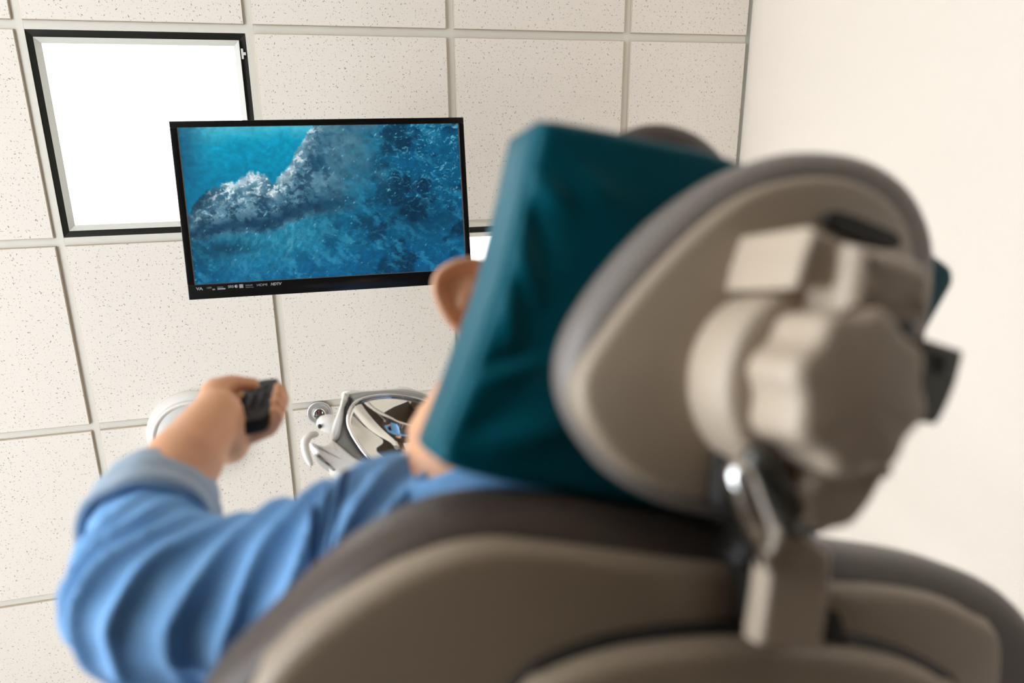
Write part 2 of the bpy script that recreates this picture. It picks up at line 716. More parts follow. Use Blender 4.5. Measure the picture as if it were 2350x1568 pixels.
# brown door on the back wall (seen only in the lamp mirror)
dr = empty('door_1', (0.75, YB, 0), kind='structure')
box('door_leaf', (0.35, YB - 0.01, 0.005), (1.2, YB + 0.04, 2.1), M['wood'], dr)
lathe('door_knob', (0.43, YB + 0.04, 1.0), (0, 1, 0), [(0, 0), (.012, 0), (.012, .03), (.026, .04), (.026, .06), (.0, .07)], M['steel'], dr, 20)
struct(box('trim_2', (XR - 0.02, 1.212, 0.0), (XR, 1.33, 1.93), M['trim'], bevel=0.004))
struct(box('baseboard_right', (XR - 0.014, YB, 0.0), (XR, 1.212, 0.1), M['trim']))

# suspended ceiling: rails, recessed boards, light panels
ceil = empty('ceiling', (0, 0.5, ZC), kind='structure')
box('plenum_board', (XL - .1, YB - .1, ZC + 0.03), (XR + .1, YF + .1, ZC + 0.06), M['ceiling_back'], ceil)
US = list(range(-2, 4))
VS = list(range(-3, 6))
bw = 0.012
for u in US:
    box('grid_rail', (XW(u) - bw, YB, ZC - 0.001), (XW(u) + bw, YF, ZC + 0.012), M['rail'], ceil)
for v in VS:
    edges = [XL] + [XW(u) for u in US] + [XR]
    for i in range(len(edges) - 1):
        box('cross_rail', (edges[i] + (bw if i else 0), YW(v) - bw, ZC - 0.0006), (edges[i + 1] - (bw if i < len(edges) - 2 else 0.0), YW(v) + bw, ZC + 0.011), M['rail'], ceil)
box('wall_angle', (XR - 0.018, YB, ZC - 0.0015), (XR, YF, ZC + 0.01), M['angle'], ceil)
LIGHTS = [(0, 0), (2, 1)]
UCELL = [(XW(u), XW(u + 1)) for u in range(-3, 3)] + [(XW(3), XR)]
UCELL[0] = (XL, XW(-2))
UIDX = list(range(-3, 4))
tile_mesh = {}
drop = 0.010


def tile_me(w, d, key):
    if key in tile_mesh:
        return tile_mesh[key]
    bm = bmesh.new()
    v, f = box_vf((-w / 2, -d / 2, -drop), (w / 2, d / 2, 0.016))
    vs = [bm.verts.new(p) for p in v]
    for q in f:
        bm.faces.new([vs[i] for i in q])
    bmesh.ops.recalc_face_normals(bm, faces=bm.faces)
    be = [e for e in bm.edges if all(p.co.z < 0 for p in e.verts)]
    bmesh.ops.bevel(bm, geom=be, offset=0.0018, segments=1, affect='EDGES')
    me = bpy.data.meshes.new('ceiling_tile')
    bm.to_mesh(me)
    bm.free()
    me.materials.append(M['tile'])
    me.materials.append(M['tile_edge'])
    for p in me.polygons:
        p.material_index = 0 if abs(p.normal.z) > 0.95 else 1
    tile_mesh[key] = me
    return me


for (x0, x1), ui in zip(UCELL, UIDX):
    rows = [(YB, YW(-3))] + [(YW(v), YW(v + 1)) for v in range(-3, 5)] + [(YW(5), YF)]
    for (y0, y1), vi in zip(rows, range(-4, 6)):
        if (ui, vi) in LIGHTS:
            continue
        a0 = x0 + (bw if ui > -3 else 0.0)
        a1 = x1 - (bw if ui < 3 else 0.018)
        b0, b1 = y0 + (bw if vi > -4 else 0), y1 - (bw if vi < 5 else 0)
        w, d = a1 - a0 - 0.001, b1 - b0 - 0.001
        o = bpy.data.objects.new('ceiling_tile', tile_me(w, d, (round(w, 4), round(d, 4))))
        COL.objects.link(o)
        o.parent = ceil
        j = random.uniform(-0.0015, 0.0015)
        o.location = Vector(((a0 + a1) / 2, (b0 + b1) / 2, ZC + j)) - ceil.location


def frame_ring(name, x0, x1, y0, y1, wd, z0, z1, m, parent, zin=None):
    """rectangular frame (mitred), inner edge may sit at another height"""
    zi = z0 if zin is None else zin
    o = [(x0, y0), (x1, y0), (x1, y1), (x0, y1)]
    i = [(x0 + wd, y0 + wd), (x1 - wd, y0 + wd), (x1 - wd, y1 - wd), (x0 + wd, y1 - wd)]
    V = [(x, y, z0) for x, y in o] + [(x, y, zi) for x, y in i] + [(x, y, z1) for x, y in o] + [(x, y, z1) for x, y in i]
    F = []
    for k in range(4):
        l = (k + 1) % 4
        F += [(k, l, 4 + l, 4 + k), (8 + k, 12 + k, 12 + l, 8 + l), (k, 8 + k, 8 + l, l), (4 + k, 4 + l, 12 + l, 12 + k)]
    return fix_normals(mesh_obj(name, V, F, m, parent, False))


for (u, v), lab in zip(LIGHTS, ('bright square ceiling light panel in a black frame, upper left behind the television',
                               'ceiling light panel mostly hidden between the television and the teal cushion')):
    x0, x1, y0, y1 = XW(u) + bw, XW(u + 1) - bw, YW(v) + bw, YW(v + 1) - bw
    L = empty('ceiling_light', ((x0 + x1) / 2, (y0 + y1) / 2, ZC), lab, 'ceiling light')
    frame_ring('outer_frame', x0 + .001, x1 - .001, y0 + .001, y1 - .001, 0.019, ZC + 0.001, ZC + 0.024, M['black_frame'], L, ZC + 0.004)
    frame_ring('inner_frame', x0 + .02, x1 - .02, y0 + .02, y1 - .02, 0.016, ZC - 0.006, ZC + 0.024, M['inner_frame'], L, ZC + 0.004)
    box('diffuser', (x0 + .036, y0 + .036, ZC + 0.004), (x1 - .036, y1 - .036, ZC + 0.02), M['panel'], L)
    bm_ = box('latch', (x1 - .017, y0 + .043, ZC - .004), (x1 - .011, y0 + .072, ZC + .002), M['white_plastic'], L)
    box('latch', (x1 - .011, y0 + .053, ZC - .004), (x1 - .004, y0 + .061, ZC + .002), M['white_plastic'], L)

# ------------------------------------------------------------------ television
TVP = np.array([(-0.32231, 0.01915, 2.54632), (0.41212, 0.01510, 2.51780), (0.40567, 0.45327, 2.45092), (-0.32876, 0.45732, 2.47944)])
TVP[:, 2] += ZC - 3.0
tc_ = TVP.mean(0)
tb = (TVP[1] - TVP[0] + TVP[2] - TVP[3])
TW = np.linalg.norm(tb) / 2
tb /= np.linalg.norm(tb)
ta = (TVP[0] - TVP[3] + TVP[1] - TVP[2])
ta -= tb * (ta @ tb)
TH = np.linalg.norm(ta) / 2
ta /= np.linalg.norm(ta)
tn = -np.cross(tb, ta)           # out of the screen, towards the patient
if tn[2] > 0:
    tn = -tn
TAX = np.array([tb, ta, tn])
tv = empty('television', tc_, 'black flat television showing churning blue water, hung under the ceiling', 'television')
tvbox = lambda name, lo, hi, m, par=tv, **k: box(name, lo, hi, m, par, axes=TAX, org=tc_, **k)
hw, hh = TW / 2, TH / 2
tvbox('casing', (-hw + .004, -hh + .004, -.035), (hw - .004, hh - .004, -.008), M['tv_black'], bevel=.006)
tvbox('back_housing', (-hw * .62, -hh * .7, -.07), (hw * .62, hh * .6, -.03), M['tv_black'], bevel=.01)
SX0, SX1, SY0, SY1 = -hw + .0175, hw - .0145, -hh + .0375, hh - .0155
bz = empty  # noqa
tvbox('bezel', (-hw, SY1, -.012), (hw, hh, 0.0), M['tv_black'], bevel=.0015)
tvbox('bezel', (-hw, -hh, -.012), (hw, SY0, 0.0), M['tv_black'], bevel=.0015)
tvbox('bezel', (-hw, SY0, -.012), (SX0, SY1, 0.0), M['tv_black'], bevel=.0015)
tvbox('bezel', (SX1, SY0, -.012), (hw, SY1, 0.0), M['tv_black'], bevel=.0015)
for lo, hi in (((SX0, SY0, -.004), (SX0 + .0016, SY1, -.0005)), ((SX1 - .0016, SY0, -.004), (SX1, SY1, -.0005)),
               ((SX0, SY0, -.004), (SX1, SY0 + .0016, -.0005))):
    tvbox('screen_edge', lo, hi, M['tv_edge'])
# ceiling mount hidden behind the set
tube('mount_pole', [tc_ - tn * .06, np.array([tc_[0], tc_[1], ZC - .012])], .02, M['white_plastic'], tv)
lathe('mount_plate', (tc_[0], tc_[1], ZC - .0105), (0, 0, -1), [(0, 0), (.07, 0), (.07, .012), (.03, .02), (0, .02)], M['white_plastic'], tv)


def vnoise(sx, sy, fx, fy, seed, octaves=4, rough=0.55):
    """fractal value noise on arrays sx, sy"""
    r = np.random.default_rng(seed)
    tot, amp, nrm = 0.0, 1.0, 0.0
    for o in range(octaves):
        g = r.random((128, 128))
        x, y = sx * fx * 2 ** o + 7.3 * o, sy * fy * 2 ** o + 3.1 * o
        xi, yi = np.floor(x).astype(int), np.floor(y).astype(int)
        tx, ty = x - xi, y - yi
        tx, ty = tx * tx * (3 - 2 * tx), ty * ty * (3 - 2 * ty)
        a = g[xi % 128, yi % 128] * (1 - tx) + g[(xi + 1) % 128, yi % 128] * tx
        b_ = g[xi % 128, (yi + 1) % 128] * (1 - tx) + g[(xi + 1) % 128, (yi + 1) % 128] * tx
        tot = tot + amp * (a * (1 - ty) + b_ * ty)
        nrm += amp
        amp *= rough
    return tot / nrm


def sstep(a, b_, x):
    t = np.clip((x - a) / (b_ - a), 0, 1)
    return t * t * (3 - 2 * t)


def screen_picture(S, T):
    """underwater picture, S right 0..1, T down 0..1, returns sRGB 0..255"""
    def mixc(c0, c1, f):
        return c0 * (1 - f[..., None]) + np.array(c1, float) * f[..., None]
    S0, T0 = S, T
    S = S0 + .022 * (vnoise(S0, T0, 22, 14, 31, 4) - .5) + .010 * (vnoise(S0 + T0, T0 - S0, 70, 60, 33, 3) - .5)
    T = T0 + .035 * (vnoise(S0, T0, 20, 15, 32, 4) - .5) + .016 * (vnoise(S0 - T0, T0 + S0, 75, 60, 34, 3) - .5)
    wob = vnoise(S, T, 14, 9, 1) - .5
    fine = vnoise(S, T, 60, 40, 2, 3)
    strk = vnoise(S + .25 * T, T, 110, 16, 3, 3)
    # open water
    c = np.zeros(S.shape + (3,))
    c[:] = (0, 146, 182)
    c = mixc(c, (86, 186, 208), sstep(.12, -.02, T + .05 * wob) * .9)
    c = mixc(c, (60, 172, 198), sstep(.45, .62, vnoise(S - T, T, 6, 16, 5)) * sstep(.3, .05, T) * .5)
    c = mixc(c, (22, 84, 116), sstep(.12, 0, S) * .8 + 0 * T)
    c = mixc(c, (0, 112, 150), sstep(.1, .45, T) * .8)
    # reef mass edge
    bx = np.array([0, .03, .07, .12, .18, .235, .275, .31, .345, .385, .42, .46, .5, 1.0])
    by = np.array([.56, .47, .40, .355, .335, .27, .31, .37, .29, .2, .10, -.02, -.2, -.6])
    edge = np.interp(S, bx, by) + .05 * (vnoise(S, T, 45, 10, 7) - .5) + .03 * (vnoise(S, T, 120, 30, 17, 2) - .5)
    dep = T - edge
    mass = sstep(-.006, .02, dep)
    rock = np.zeros_like(c)
    rock[:] = (98, 142, 162)
    rock = mixc(rock, (60, 108, 132), sstep(.4, .62, vnoise(S, T, 18, 12, 8)))
    shade = sstep(.40, .56, S + .1 * wob)
    rock = mixc(rock, (66, 116, 138), shade * .7)
    hi = sstep(.50, .68, vnoise(S + .3 * T, T, 60, 36, 9, 5, .7)) * sstep(.30, .0, dep) * (1 - .75 * shade)
    rock = mixc(rock, (212, 230, 236), np.clip(hi * 1.2, 0, 1))
    for x0, y0, rr in ((.245, .30, .035), (.20, .345, .02), (.165, .36, .022), (.365, .285, .022), (.35, .33, .025), (.44, .22, .02), (.42, .08, .025), (.30, .44, .02), (.25, .41, .02)):
        bl = np.exp(-(((S - x0) / rr) ** 2 + ((T - y0) / (rr * 1.5)) ** 2)) * (.55 + .9 * (fine - .4))
        rock = mixc(rock, (226, 238, 242), np.clip(bl, 0, .95))
    dk = sstep(.54, .38, vnoise(S, T, 44, 30, 10, 5, .7)) * (1 - .7 * shade) * sstep(.02, .2, dep)
    rock = mixc(rock, (26, 62, 86), dk * .8)
    rock = mixc(rock, (20, 56, 76), sstep(.13, .05, S) * sstep(.12, .03, dep) * .8)
    c = c * (1 - mass[..., None]) + rock * mass[..., None]
    # dark hollows and drapery on the boulder
    for x0, y0, sx_, sy_ in ((.455, .24, .012, .07), (.49, .26, .012, .06), (.475, .22, .006, .05)):
        c = mixc(c, (24, 74, 104), np.exp(-(((S - x0 - .12 * (T - y0)) / sx_) ** 2 + ((T - y0) / sy_) ** 2)) * .85)
    # dark fringe under the reef
    fx = np.array([0, .06, .15, .25, .33, .42, .5, .56, .61, .645, .66, 1.0])
    fy = np.array([.70, .68, .66, .66, .62, .565, .55, .53, .50, .48, .47, .30])
    fr_ = np.interp(S + .03 * wob, fx, fy) + .03 * wob
    c = mixc(c, (14, 58, 84), np.exp(-((T - fr_ + .03) / .055) ** 2) * .85 * sstep(.66, .55, S))
    # meadow below
    med = np.maximum(sstep(0, .05, T - fr_), sstep(.50, .70, S + .22 * (T - .3) + .30 * wob + .06 * (fine - .5)))
    mcol = np.zeros_like(c)
    mcol[:] = (28, 122, 152)
    mcol = mixc(mcol, (92, 162, 188), sstep(.42, .78, strk) * .7 * sstep(.75, .3, S))
    dark = np.clip(sstep(.30, .80, S + .30 * (T - .5) + .5 * wob), 0, 1)
    mcol = mixc(mcol, (0, 78, 116), dark * .9)
    mcol = mixc(mcol, (2, 66, 92), sstep(.16, .02, S - .15 * (T - .9)) * .8)
    mcol = mixc(mcol, (2, 84, 132), sstep(.72, 1.0, T) * .6)
    cl_ = vnoise(S + .15 * T, T, 9, 7, 11, 6, .62)
    mcol = mixc(mcol, (0, 36, 60), sstep(.52, .36, cl_) * sstep(.35, .8, S) * .75)
    mcol = mixc(mcol, (52, 142, 176), sstep(.52, .70, vnoise(S - .3 * T, T, 30, 16, 12, 6, .65)) * .55)
    rip = vnoise(S + .9 * T, T - .3 * S, 85, 60, 13, 4, .7)
    mcol = mixc(mcol, (120, 196, 214), sstep(.60, .74, rip) * np.clip(sstep(.55, 1.0, S) * sstep(.75, .2, T) + .25, 0, 1) * .75)
    mcol = mixc(mcol, (44, 112, 138), np.exp(-(((S - .60) / .10) ** 2 + ((T - .22) / .26) ** 2)) * .7)
    c = c * (1 - med[..., None]) + mcol * med[..., None]
    # dark hollow at lower left of the reef
    c = mixc(c, (6, 52, 78), np.exp(-(((S - .12) / .09) ** 2 + ((T - .77) / .06) ** 2)) * .8)
    c = mixc(c, (0, 40, 62), np.exp(-(((S - .83) / .14) ** 2 + ((T - .62) / .10) ** 2)) * .5)
    # sparkles
    rs = np.random.default_rng(21)
    S, T = S0, T0
    for _ in range(210):
        x0, y0 = rs.random(), rs.random()
        e = np.interp(x0, fx, fy)
        if y0 < e + .02 and not (.3 < x0 < .45 and y0 > .05):
            if y0 < np.interp(x0, bx, by) + .02:
                continue
        w = rs.uniform(.0009, .0026)
        i0, i1 = int(max(0, (x0 - .02) * (S.shape[1] - 1))), int(min(S.shape[1], (x0 + .02) * (S.shape[1] - 1) + 1))
        j0, j1 = int(max(0, (y0 - .03) * (S.shape[0] - 1))), int(min(S.shape[0], (y0 + .03) * (S.shape[0] - 1) + 1))
        ss, tt = S[j0:j1, i0:i1], T[j0:j1, i0:i1]
        ux = (ss - x0) + .4 * (tt - y0)
        g = np.exp(-((ux / w) ** 2 + ((tt - y0) / (w * rs.uniform(1.5, 4))) ** 2)) * rs.uniform(.3, .9)
        c[j0:j1, i0:i1] = c[j0:j1, i0:i1] * (1 - g[..., None]) + np.array((150, 214, 228.)) * g[..., None]
    c *= (.86 + .28 * fine)[..., None]
    return np.clip(c, 0, 255)


def make_screen():
    NX, NY = 520, 300
    s, t = np.meshgrid(np.linspace(0, 1, NX), np.linspace(0, 1, NY))
    pic = screen_picture(s, t) / 255.0
    lc = np.where(pic <= .04045, pic / 12.92, ((pic + .055) / 1.055) ** 2.4)
    X = SX0 + (SX1 - SX0) * s
    Y = SY1 + (SY0 - SY1) * t
    V = tc_ + X.reshape(-1, 1) * tb + Y.reshape(-1, 1) * ta - .003 * tn
    idx = np.arange(NX * NY).reshape(NY, NX)
    F = np.stack([idx[:-1, :-1], idx[1:, :-1], idx[1:, 1:], idx[:-1, 1:]], -1).reshape(-1, 4)
    me = bpy.data.meshes.new('screen')
    me.from_pydata([tuple(p) for p in (V - tc_)], [], [tuple(int(i) for i in q) for q in F])
    at = me.color_attributes.new('picture', 'FLOAT_COLOR', 'POINT')
    at.data.foreach_set('color', np.hstack([lc.reshape(-1, 3), np.ones((NX * NY, 1))]).ravel().astype('f4'))
    m = bpy.data.materials.new('screen_picture')
    m.use_nodes = True
    tt = NT(m)
    b = tt.n['Principled BSDF']
    b.inputs['Base Color'].default_value = (.004, .004, .005, 1)
    b.inputs['Roughness'].default_value = .35
    b.inputs['Specular IOR Level'].default_value = .25
    a = tt.new('ShaderNodeAttribute', attribute_name='picture')
    tt.link(a.outputs['Color'], b.inputs['Emission Color'])
    b.inputs['Emission Strength'].default_value = 2 ** -EXPO
    m.cycles.emission_sampling = 'NONE'
    me.materials.append(m)
    o = bpy.data.objects.new('screen', me)
    COL.objects.link(o)
    o.parent = tv
    tag(o, 'screen picture of blue-green water, white churning reef and dark seabed')
    return o


make_screen()


def lettering(txt, x, y, size, par=tv, m=None, shear=0.0, sx=1.0, bold=0.0):
    """flat lettering on the lower bezel"""
    cu = bpy.data.curves.new('lettering', 'FONT')
    cu.body = txt
    cu.size = size
    cu.shear = shear
    cu.offset = bold
    cu.extrude = 0.0002
    to = bpy.data.objects.new('tmp', cu)
    COL.objects.link(to)
    dg = bpy.context.evaluated_depsgraph_get()
    me = bpy.data.meshes.new_from_object(to.evaluated_get(dg))
    bpy.data.objects.remove(to, do_unlink=True)
    co = np.array([v.co[:] for v in me.vertices])
    W3 = (x + co[:, :1] * sx) * tb + (y + co[:, 1:2]) * ta + (.0005 + co[:, 2:3]) * tn
    for v, p in zip(me.vertices, W3):
        v.co = p
    me.materials.append(m or M['print'])
    o = bpy.data.objects.new('lettering', me)
    COL.objects.link(o)
    o.parent = par
    return o


ly = SY0 - .0125
lx = lambda px: (px - 431) / (1081 - 431) * TW - hw
lettering('VA', lx(449), ly - .001, .0095, sx=1.25, bold=.0004)
lettering('USB', lx(471), ly + .0015, .0058, sx=1.2)
lettering('DIVX', lx(494), ly + .0015, .005, sx=1.25)
lettering('HD', lx(483), ly - .003, .0045, bold=.0003)
lettering('DOLBY', lx(555), ly + .002, .0052, sx=1.1)
lettering('DIGITAL PLUS', lx(555), ly - .0025, .003, sx=1.05)
lettering('SRS', lx(517), ly, .0092, sx=1.0, bold=.0002)
lettering('HDMI', lx(579), ly, .0088, sx=1.25)
lettering('HDTV', lx(610), ly, .0098, sx=1.0, shear=.25, bold=.0004)
tvbox('badge_print', (lx(541.5), ly - .002, .0003), (lx(550), ly + .0075, .0007), M['print'])
tvbox('badge_print', (lx(494), ly - .003, .0003), (lx(511), ly + .0005, .0007), M['print'])
lathe('badge_print', tc_ + tb * lx(535) + ta * (ly + .003) + tn * .0003, tn, [(0, 0), (.0042, 0), (.0042, .0004), (0, .0004)], M['print'], tv, 20)

# ------------------------------------------------------------------ sprinkler and round ceiling fitting
sp = on_z(733, 948, ZC - drop)
spr = empty('fire_sprinkler', sp, 'small chrome fire sprinkler with round flange in the ceiling beside the lamp', 'sprinkler')
dn = np.array([0, 0, -1.0])
lathe('flange', sp, dn, [(0, -.002), (.043, -.002), (.043, .002), (.040, .004), (.033, .003), (.023, -.001), (.020, .001), (.0, .001)], M['satin'], spr, 48)
lathe('collar', sp, dn, [(0, 0), (.021, 0), (.0215, .010), (.018, .014), (.013, .012), (0, .012)], M['chrome'], spr, 32)
tube('frame_arm', [sp + [.011, 0, -.01], sp + [.009, 0, -.028], sp + [0, 0, -.038]], .0025, M['chrome'], spr, 8)
tube('frame_arm', [sp + [-.011, 0, -.01], sp + [-.009, 0, -.028], sp + [0, 0, -.038]], .0025, M['chrome'], spr, 8)
tube('glass_bulb', [sp + [0, 0, -.012], sp + [0, 0, -.034]], .003, mat('red_bulb', (150, 70, 50), .1), spr, 10)
lathe('deflector', sp + [0, 0, -.038], dn, [(0, 0), (.013, 0), (.014, .001), (.013, .002), (0, .003)], M['steel'], spr, 48, lobes=(12, .16, 0))

rd = on_z(449, 992, ZC - drop)
rf = empty('ceiling_fixture', rd, 'round white ceiling fitting behind the raised forearm', 'ceiling fixture')
lathe('base', rd, dn, [(0, 0), (.150, 0), (.152, .006), (.149, .018), (.138, .034), (.128, .040), (.124, .036), (0, .036)], M['white_plastic'], rf, 64)
lathe('rim', rd, dn, [(0, .034), (.127, .034), (.129, .046), (.127, .052), (.121, .052), (.118, .046), (0, .046)], M['white_plastic'], rf, 64)
lathe('cover', rd, dn, [(0, .044), (.117, .044), (.113, .047), (.06, .05), (0, .051)], mat('frosted_cover', (214, 212, 205), .3), rf, 64)

# ------------------------------------------------------------------ chair frames
PSI, RHO = math.radians(20), math.radians(15)
HD_ = np.array([math.sin(PSI), -math.cos(PSI), 0])          # feet -> head, horizontal
CB = np.array([math.cos(PSI), math.sin(PSI), 0])            # chair right
ZZ = np.array([0, 0, 1.0])
CA = HD_ * math.cos(RHO) + ZZ * math.sin(RHO)               # along the back, towards the head
CN = HD_ * math.sin(RHO) - ZZ * math.cos(RHO)               # out of the back of the chair (towards the floor)
BK = Frame(Q(1640, 1420, .50), CB, CA, CN, k=.12)
HR = Frame(Q(1745, 800, .49), CB, CA, CN, k=.9)
HM = Frame(HR.P0, CB, CA, CN)            # flat plane of the headrest mechanism

chair_base = np.array([BK.P0[0] - HD_[0] * .95, BK.P0[1] - HD_[1] * .95, 0])
ch = empty('dental_chair', chair_base, 'reclined dental chair with beige shell back and taupe padding, seen from behind', 'chair')

# backrest
bk_out = BK.px([(470, 1580), (560, 1470), (640, 1390), (740, 1293), (850, 1212), (950, 1160), (1050, 1135), (1150, 1125), (1300, 1135),
                (1450, 1160), (1600, 1185), (1720, 1203), (1830, 1225), (1930, 1245), (2050, 1262), (2150, 1288), (2240, 1330), (2300, 1395), (2335, 1480)], -.045)
lo_ = bk_out[:, 1].min()
left_b, right_b = bk_out[0, 0], bk_out[-1, 0]
tail = np.array([(right_b + .02, lo_ - .02), (right_b + .03, lo_ - .16), (right_b + .02, lo_ - .36), (right_b - .04, lo_ - .5),
                 (0.5 * (left_b + right_b), lo_ - .52), (left_b + .06, lo_ - .5), (left_b - .02, lo_ - .36), (left_b - .04, lo_ - .16)])
bk_poly = np.vstack([bk_out, tail])
puff('backrest_cushion', BK, bk_poly, round_prof(0, -.075, -.001, .034, 6, .02), M['upholstery'], ch, n=200, caps=12, center=(0.5 * (left_b + right_b), lo_ - .12),
     label='taupe padded backrest edge')
sh_in = BK.px([(590, 1580), (640, 1510), (700, 1452), (760, 1405), (830, 1358), (900, 1315), (960, 1287), (1050, 1256), (1150, 1243), (1250, 1250), (1350, 1262),
               (1450, 1275), (1550, 1288), (1660, 1300), (1740, 1308), (1830, 1326), (1920, 1342), (2050, 1352), (2160, 1372), (2240, 1412), (2295, 1475)], .006)
lo2, l2, r2 = sh_in[:, 1].min(), sh_in[0, 0], sh_in[-1, 0]
tail2 = np.array([(r2 + .02, lo2 - .03), (r2 + .03, lo2 - .16), (r2 + .01, lo2 - .34), (r2 - .05, lo2 - .45), (.5 * (l2 + r2), lo2 - .47), (l2 + .06, lo2 - .45), (l2 - .01, lo2 - .34), (l2 - .03, lo2 - .16)])


def shell_bulge(q, h):
    """recess towards the raised lower cover, and the channel for the stem"""
    ax, ay = STEM_AX
    rel = q - ax
    lat = np.abs(rel @ np.array([ay[1], -ay[0]]))
    alo = rel @ ay
    return np.where(h > .004, -.010 * np.exp(-(lat / .035) ** 2) * sstep(.30, .05, alo), 0)


st0 = BK.px([(1820, 1470)], .03)[0]
st1 = BK.px([(1850, 1280)], .03)[0]
dst = (st1 - st0) / np.linalg.norm(st1 - st0)
STEM_AX = (st0, dst)
puff('backrest_shell', BK, np.vstack([sh_in, tail2]), round_prof(0, -.02, .012, .012, 5, .004), M['shell'], ch, dome=.016, n=200, caps=14,
     center=(.5 * (l2 + r2), lo2 - .1), label='beige moulded backrest shell', disp=shell_bulge)
cv = BK.px([(1190, 1640), (1260, 1568), (1380, 1520), (1500, 1494), (1640, 1480), (1760, 1478), (1880, 1486), (1980, 1500), (2090, 1524), (2180, 1570), (2230, 1640)], .035)
lo3 = cv[:, 1].min()
cvp = np.vstack([cv, [(cv[-1, 0] + .01, lo3 - .12), (cv[-1, 0] - .02, lo3 - .28), (cv[:, 0].mean(), lo3 - .32), (cv[0, 0] + .02, lo3 - .28), (cv[0, 0] - .01, lo3 - .12)]])
puff('lower_cover', BK, cvp, round_prof(0, -.0, .038, .012, 5, .002), M['shell'], ch, dome=.012, n=140, label='raised beige lower back cover')
puff('cover_gap', BK, inset2d(resample(catmull(cvp, 200), 140), -.007), [(0, .0), (0, .022)], M['gap_shade'], ch, n=140, sharp=True)

# headrest stem and bracket
stm = BK.px([(1772, 1268), (1912, 1285), (1905, 1380), (1890, 1496), (1742, 1486), (1758, 1380)], .062)
auto_sharp(puff('headrest_stem', BK, stm, round_prof(0, .046, .062, .004, 3, .001), M['mech'], ch, n=72, sharp=True, label='flat beige headrest stem'))
stu = BK.px([(1792, 1120), (1836, 1130), (1842, 1215), (1866, 1240), (1920, 1275), (1905, 1300), (1778, 1285), (1786, 1200)], .066)
puff('stem_collar', BK, stu, round_prof(0, .044, .066, .005, 3, .001), M['mech'], ch, n=72, sharp=True)
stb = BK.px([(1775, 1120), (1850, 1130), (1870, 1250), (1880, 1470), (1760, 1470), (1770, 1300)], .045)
puff('stem_back_shade', BK, stb, round_prof(0, -.005, .046, .004, 2, .001), M['gap_shade'], ch, n=60, sharp=True)  # solid dark block painted as the shade behind the stem
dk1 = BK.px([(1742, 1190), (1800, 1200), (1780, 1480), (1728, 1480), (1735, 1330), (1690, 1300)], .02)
puff('stem_side_shade', BK, dk1, [(0, -.01), (0, .024)], M['gap_shade'], ch, n=60, sharp=True)  # dark filler painted as shade along one side of the stem
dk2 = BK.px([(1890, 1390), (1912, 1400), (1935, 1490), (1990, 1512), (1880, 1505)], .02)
puff('stem_side_shade', BK, dk2, [(0, -.01), (0, .026)], M['gap_shade'], ch, n=60, sharp=True)  # dark filler painted as shade on the stem's other side

# headrest
hr_px = [(1870, 356), (1955, 372), (2028, 416), (2072, 476), (2096, 548), (2100, 640), (2080, 780), (2030, 960), (1950, 1090), (1850, 1160),
         (1740, 1188), (1620, 1180), (1500, 1150), (1400, 1096), (1330, 1022), (1285, 940), (1270, 860), (1284, 780), (1325, 700), (1400, 600),
         (1490, 507), (1590, 432), (1680, 387), (1780, 358)]
hr = HR.px(hr_px, -.022)
puff('headrest_cushion', HR, hr, round_prof(0, -.036, .002,   .018, 6, .012), M['head_rim'], ch, n=140, caps=9, label='taupe headrest rim')
hs_px = [(1880, 402), (1960, 412), (2030, 446), (2076, 500), (2098, 570), (2100, 660), (2080, 780), (2020, 940), (1930, 1060), (1840, 1120), (1740, 1150),
         (1640, 1148), (1540, 1130), (1450, 1090), (1385, 1030), (1340, 955), (1328, 890), (1345, 835), (1385, 775), (1440, 700), (1510, 618), (1600, 528), (1690, 458), (1780, 418)]
hs = HR.px(hs_px, .010)
puff('headrest_shell', HR, hs, round_prof(0, -.02, .012, .008, 4, .002), M['shell'], ch, dome=.012, n=140, caps=9, label='beige moulded headrest shell')
puff('grip_slot', HR, HR.px([(1898, 494), (1925, 486), (1990, 508), (2060, 540), (2062, 566), (2030, 566), (1960, 548), (1905, 522)], .022),
     round_prof(0, .004, .0235, .001, 2), M['gap_shade'], ch, n=60, label='dark slot')
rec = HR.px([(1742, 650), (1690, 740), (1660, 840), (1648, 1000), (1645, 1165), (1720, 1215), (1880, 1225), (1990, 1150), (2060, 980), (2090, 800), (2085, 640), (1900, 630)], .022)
puff('mechanism_shade_plate', HR, rec, round_prof(0, .0, .026, .003, 2, .001), M['gap_shade'], ch, n=90, sharp=True)  # solid dark plate painted as the shaded recess around the knob base

kc = HM.px([(1985, 902)], .098)[0]
ko = HM.to3([kc], 0.0)[0]
lathe('knob_base', ko, CN, [(0, -.01), (.057, -.01), (.0585, .02), (.0585, .050), (.056, .056), (.050, .057), (0, .057)], M['mech'], ch, 64, u=CB)
lathe('locking_knob', ko, CN, [(0, .055), (.044, .055), (.0455, .060), (.0455, .092), (.043, .0975), (.038, .099), (0, .100)], M['mech'], ch, 96,
      lobes=(8, .06, .35), u=CB, label='lobed beige locking knob')
blk = HM.px([(1868, 520), (1928, 548), (1948, 600), (1930, 664), (1822, 662), (1838, 600)], .078)
auto_sharp(puff('hinge_block', HM, blk, round_prof(0, -.015, .078, .004, 3, .001), M['mech'], ch, n=72, sharp=True))
knk = HM.px([(1968, 556), (2060, 574), (2140, 606), (2156, 650), (2142, 735), (2050, 735), (1948, 715), (1960, 640)], .092)
puff('hinge_knuckle', HM, knk, round_prof(0, -.03, .092, .010, 4, .001), M['mech'], ch, n=90, sharp=True)
lwr = HM.px([(1890, 1075), (2060, 1060), (2040, 1100), (2005, 1165), (1965, 1213), (1900, 1228), (1862, 1205), (1850, 1130)], .075)
